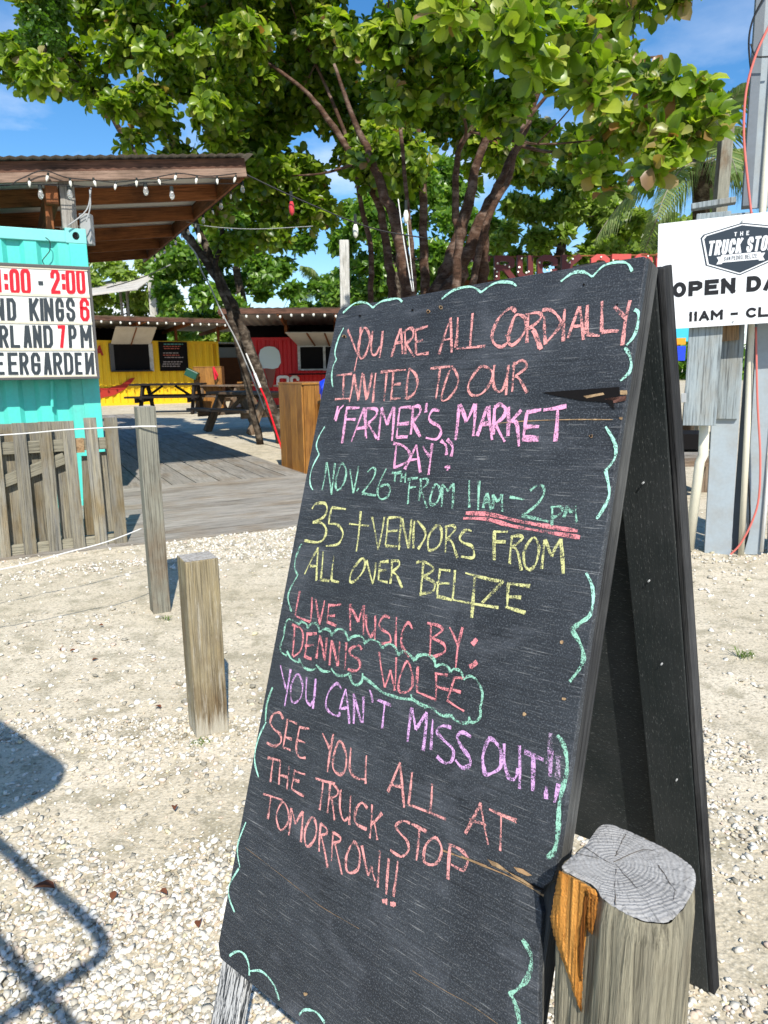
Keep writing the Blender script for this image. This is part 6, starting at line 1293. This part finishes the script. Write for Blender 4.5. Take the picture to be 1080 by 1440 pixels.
bgtree('feathery green tree seen between the two stalls', 300, 45, scat([(260, 540), (250, 450), (330, 440), (350, 540)], 15, (9, 14), 8, .9), 27, m_leafy, 1300, (.25, .4))
# distant tree belt
rng = np.random.default_rng(31); n = 30000; ang_ = rng.uniform(-1.25, 1.25, n); dist = rng.uniform(70, 95, n); hh = rng.uniform(0, 1, n) ** .8 * (4.2 + 1.6 * np.sin(ang_ * 23) + 1.2 * np.sin(ang_ * 61 + 1)); C_ = np.stack([np.sin(ang_) * dist, np.cos(ang_) * dist, hh], -1)
O_, R_2, Z_ = leaf_frames(C_, rng.normal(0, .5, (n, 3)) + np.array([0, -.3, .8]), 1, (.8, 1.5), rng); fw_ = leaves_mesh('far_woodland', O_, R_2, Z_, m_leafb, None, rng, True); tag(fw_, 'distant belt of green trees along the horizon', 'woodland', None, 'stuff')

# palms
def palm(name, label, base, crown, nf, Lf, seed, mt=m_palm, leafw=.035, trunk_r=.16, nl=46):
    r = thing(name, base, label, 'palm tree'); rnd_ = random.Random(seed); rg = np.random.default_rng(seed)
    MB().tube(catmull([base, base.lerp(crown, .5) + Vector((.1, 0, 0)), crown], 5), [trunk_r * 1.2] * 3 + [trunk_r] * 8, 10).build('trunk', m_barkd, r, smooth=True)
    for k_ in range(nf):
        az = 2 * PI * k_ / nf + rnd_.uniform(-.2, .2); el = rnd_.choice((rnd_.uniform(.35, 1.1), rnd_.uniform(-.15, .5))); d = Vector((math.cos(az), math.sin(az), 0)); L_ = Lf * rnd_.uniform(.8, 1.1)
        pts = []; 
        for i in range(13):
            f = i / 12; pts.append(crown + d * (L_ * f * math.cos(el) * (1 - .18 * f)) + Vector((0, 0, L_ * (f * math.sin(el) - (.62 - .2 * el) * f * f))))
        fr = MB().tube(pts, list(np.linspace(.028, .006, 13)), 5).build('frond', m_rail, r, smooth=True)
        Vv = []; Ff = []; tt = []
        for i in range(nl):
            f = .12 + .86 * i / nl; j = f * 12; a = pts[int(j)].lerp(pts[min(12, int(j) + 1)], j - int(j)); tg = (pts[min(12, int(j) + 1)] - pts[int(j)]).normalized()
            for sgn in (-1, 1):
                sd = tg.cross(Vector((0, 0, 1))).normalized() * sgn; ll = L_ * .30 * math.sin(PI * (.12 + .82 * f)) * rnd_.uniform(.85, 1.1); dn = Vector((0, 0, -1))
                m1 = a + (sd * .75 + tg * .45 + dn * .15) * ll * .5; tip = a + (sd * .6 + tg * .55 + dn * rnd_.uniform(.5, .85)) * ll; wv_ = tg * leafw * .5; b = len(Vv)
                Vv += [a - wv_, a + wv_, m1 + wv_, tip, m1 - wv_]; Ff.append((b, b + 1, b + 2, b + 4)); Ff.append((b + 4, b + 2, b + 3)); tt += [rnd_.uniform(.1, .95)] * 5
        me = MB(); me.v = [tuple(v_) for v_ in Vv]; me.f = Ff; me.m = [0] * len(Ff); o = me.build('leaflets', mt, fr, fix=False); at_ = o.data.attributes.new('tint', 'FLOAT', 'POINT'); at_.data.foreach_set('value', np.array(tt, np.float32)); o['kind'] = 'stuff'
    m = MB()
    for k_ in range(7): m.ico(crown + Vector((rnd_.uniform(-.22, .22), rnd_.uniform(-.25, .1), rnd_.uniform(-.45, -.1))), .11)
    m.build('coconuts', m_barkd, r)
    return r
pc = atY(985, 232, 14.5); palm('palm_tree', 'coconut palm with drooping fronds behind the grey cap board', Vector((pc.x + .2, 14.5, 0)), pc, 17, 2.3, 3, leafw=.05, nl=34)
pc = atY(455, 408, 50); palm('palm_tree', 'small distant palm above the red stall roof', Vector((pc.x, 50, 0)), pc, 13, 3.2, 4, leafw=.10, nl=24)
gp = atY(1018, 300, 11.5); gq = atY(1023, 165, 11.5); ge = atY(1013, 285, 11.5); ge = gq + (ge - gq) * (gq.z / (gq.z - ge.z)); tag(board('post', ge, gq, .17, .15, m_tall, None, up=(0, -1, 0)), 'tall grey green utility post in front of the palm', 'post')
# hanging wires and bulbs under the trees
for k_, (pts, r_, mt, lab, Y) in enumerate((
  ([(335, 240), (420, 280), (520, 320), (600, 335)], .008, m_blackcable, 'thin dark wire running from the roof corner into the tree', 8.6),
  ([(262, 312), (300, 319), (360, 322), (440, 318)], .004, m_greycable, 'pale wire stretched from the roof side to the tree', 9.5),
  ([(262, 340), (276, 358), (284, 382), (296, 404), (312, 440), (333, 480), (350, 520), (372, 575)], .012, m_greycable, 'thick grey cable bundle wrapped down the leaning trunk', 12.6),
  ([(560, 280), (568, 340), (580, 410)], .007, m_pvcw, 'white cable hanging vertically among the brown stems', 9.0),
  ([(572, 300), (576, 350), (582, 410)], .006, m_pvcw, 'second white cable hanging beside the first among the stems', 9.0),
  ([(150, 405), (200, 390), (240, 372)], .008, m_greycable, 'pale wire above the tilted sheet roof', 12))):
    tag(MB().tube(catmull(pxp(pts, Y), 6), r_, 6).build('wire', mt, smooth=True), lab, 'wire')
for x_, y_, Y, mt, lab in ((410, 290, 8.7, m_pinkbulb, 'small pink bulb hanging from the dark wire'), (280, 333, 11.5, m_c9, 'round white bulb hanging beside the leaning trunk'), (500, 322, 8.7, m_c9, 'frosted bulb hanging left of the brown stems'), (571, 302, 9, m_c9, 'white bulb socket hanging on the white cable')):
    r = thing('hanging_bulb', atY(x_, y_, Y), lab, 'light bulb'); p = atY(x_, y_, Y); MB().tube([p + Vector((0, 0, .16)), p + Vector((0, 0, .05))], .018, 7).build('socket', m_socket, r); MB().tube([p + Vector((0, 0, .05)), p, p + Vector((0, 0, -.07)), p + Vector((0, 0, -.1))], [.018, .034, .03, .006], 8).build('glass', mt, r, smooth=True)
# red white pole leaning on the trunk
rw = thing('striped_pole', gnd(383, 590), 'thin red and white pole leaning on the dark trunk', 'pole'); pa = pxp([(346, 497), (358, 525), (366, 545), (373, 560)], 12.4)
MB().tube(pa[0:2], .014, 7).build('upper_part', m_pvcw, rw); MB().tube([pa[1], pa[2]], .022, 7).build('white_part', m_white, rw); MB().tube([pa[2], pa[3], Vector((pa[3].x + .25, pa[3].y, 0))], .016, 7).build('red_part', m_red, rw)

# ------------------------------------------------------------------ leaf litter
lf = []
for i, (x_, y_, lab) in enumerate(((86, 918, 'curled brown leaf left of the short post'), (108, 917, 'second curled brown leaf left of the short post'), (139, 930, 'dry grey leaf on the sand between the gate and short post'), (218, 997, 'reddish dead leaf at the foot of the short post'), (45, 1255, 'long brown leaf lying across the shadow on the gravel'), (236, 1264, 'folded brown leaf on gravel left of the chalkboard'), (162, 1259, 'tiny brown leaf on the bright gravel'), (246, 1145, 'dark twig chip on the sand'), (146, 883, 'small reddish leaf near the tall post'), (280, 1312, 'yellow brown leaf scrap near the chalkboard edge'))):
    p = gnd(x_, y_); L1 = .03 if i not in (4,) else .06
    T = LEAF_V * L1; a = random.uniform(0, 6); R3 = Matrix.Rotation(a if i != 4 else .1, 3, 'Z') @ Matrix.Rotation(random.uniform(-.3, .3), 3, 'X'); V = [p + R3 @ Vector((v_[0], v_[1] * (1.0 if i != 4 else .6), abs(v_[1]) * .55 + v_[2])) + Vector((0, 0, .014)) for v_ in T]
    m = MB(); m.add(V, [tuple(f) for f in LEAF_T.tolist()] + [tuple(f) for f in LEAF_Q.tolist()]); tag(m.build('fallen_leaf', m_litter, smooth=True, fix=False), lab, 'leaf', 'fallen leaves on the ground')

for (wx, wy, wn, wh, lab) in ((1048, 925, 26, .07, 'small green weed tuft on the sand right of the chalkboard'), (232, 872, 16, .03, 'tiny green weeds at the foot of the tall post'), (283, 1048, 18, .03, 'low green weeds at the foot of the short post')):
    p0 = gnd(wx, wy); m = MB()
    for i in range(wn):
        a = random.uniform(0, 2 * PI); q0 = p0 + Vector((random.uniform(-.03, .03), random.uniform(-.02, .02), .003)); d = Vector((math.cos(a), math.sin(a), 0)); hgt = wh * random.uniform(.4, 1); sd = Vector((-d.y, d.x, 0)) * .002
        b = len(m.v); q1 = q0 + d * hgt * .5 + Vector((0, 0, hgt * .6)); q2 = q0 + d * hgt * 1.3 + Vector((0, 0, hgt * .55)); m.v += [tuple(q0 - sd), tuple(q0 + sd), tuple(q1 + sd), tuple(q1 - sd), tuple(q2)]; m.f += [(b, b + 1, b + 2, b + 3), (b + 3, b + 2, b + 4)]; m.m += [0, 0]
    tag(m.build('weed', m_leafy, fix=False), lab, 'weed')
# ------------------------------------------------------------------ golf cart standing behind the photographer, its canopy and rail shade the ground
def cast(x, y, z):
    g0 = atz(x, y, 0); return Vector((g0.x, g0.y, 0)) - LD * (z / -LD.z)
gc0 = cast(105, 1095, 1.9)
gc = thing('golf_cart', (gc0.x - 1.1, gc0.y - .9, 0), 'golf cart parked behind the photographer, casting its canopy shadow', 'golf cart')
pA, pB, pC = cast(112, 1098, 1.9), cast(-20, 1008, 1.9), cast(-20, 1160, 1.9)
dA = (pB - pA).normalized(); dB = (pC - pA).normalized()
def rc_poly():
    r_ = .16; o_ = []
    for i in range(7):
        f = i / 6; o_.append(pA + dA * r_ * (1 - f) ** 2 + dB * r_ * f ** 2)
    return o_
rp_ = rc_poly(); poly3 = [pA + dA * 1.9] + rp_ + [pA + dB * 1.25, pA + dA * 1.9 + dB * 1.25]
m = MB(); m.prism(poly3, (0, 0, .04)); m.build('canopy', m_white, gc)
def loop(pts, z, r, nm): MB().tube(catmull([cast(x, y, z) for x, y in pts], 6), r, 8).build(nm, m_blackcable, gc, smooth=True)
loop([(-160, 1040), (-60, 1135), (0, 1188), (70, 1250), (128, 1300), (146, 1328), (138, 1348), (100, 1374), (63, 1396), (0, 1436), (-80, 1490)], 1.55, .017, 'rail'); loop([(-120, 1195), (0, 1330), (63, 1400), (115, 1465), (160, 1530)], 1.56, .017, 'rail')
e = dA; hb_ = pA + dA * 1.2 + dB * .6; R0 = Matrix.Rotation(math.atan2(dA.y, dA.x), 3, 'Z')
bc_ = Vector((hb_.x, hb_.y - .25, 0))
m = MB(); m.box(bc_ + Vector((-.2, -.3, .45)), (1.9, .9, .3), R0); m.build('body', m_white, gc, bevel=.06)
m = MB(); m.box(bc_ + Vector((-.3, -.3, .68)), (.5, .85, .14), R0); m.box(bc_ + Vector((-.55, -.3, .98)), (.12, .85, .42), R0); m.build('seat', m_frame, gc, bevel=.04)
for sx_ in (-.75, .6):
    for sy_ in (-.45, .45):
        c_ = bc_ + Vector((-.2, -.3, .23)) + R0 @ Vector((sx_, sy_, 0)); d_ = R0 @ Vector((0, .09, 0)); wh = MB().tube([c_ - d_, c_ + d_], .23, 18).build('wheel', m_blackcable, gc, smooth=False); MB().tube([c_ - d_ * 1.1, c_ + d_ * 1.1], .12, 12).build('hub', m_greycable, wh)
for f1, f2 in ((.75, .35), (.75, 1.1), (1.8, .35), (1.8, 1.1)):
    t_ = pA + dA * f1 + dB * f2; MB().tube([Vector((t_.x, t_.y, .5)), t_], .018, 8).build('strut', m_blackcable, gc)
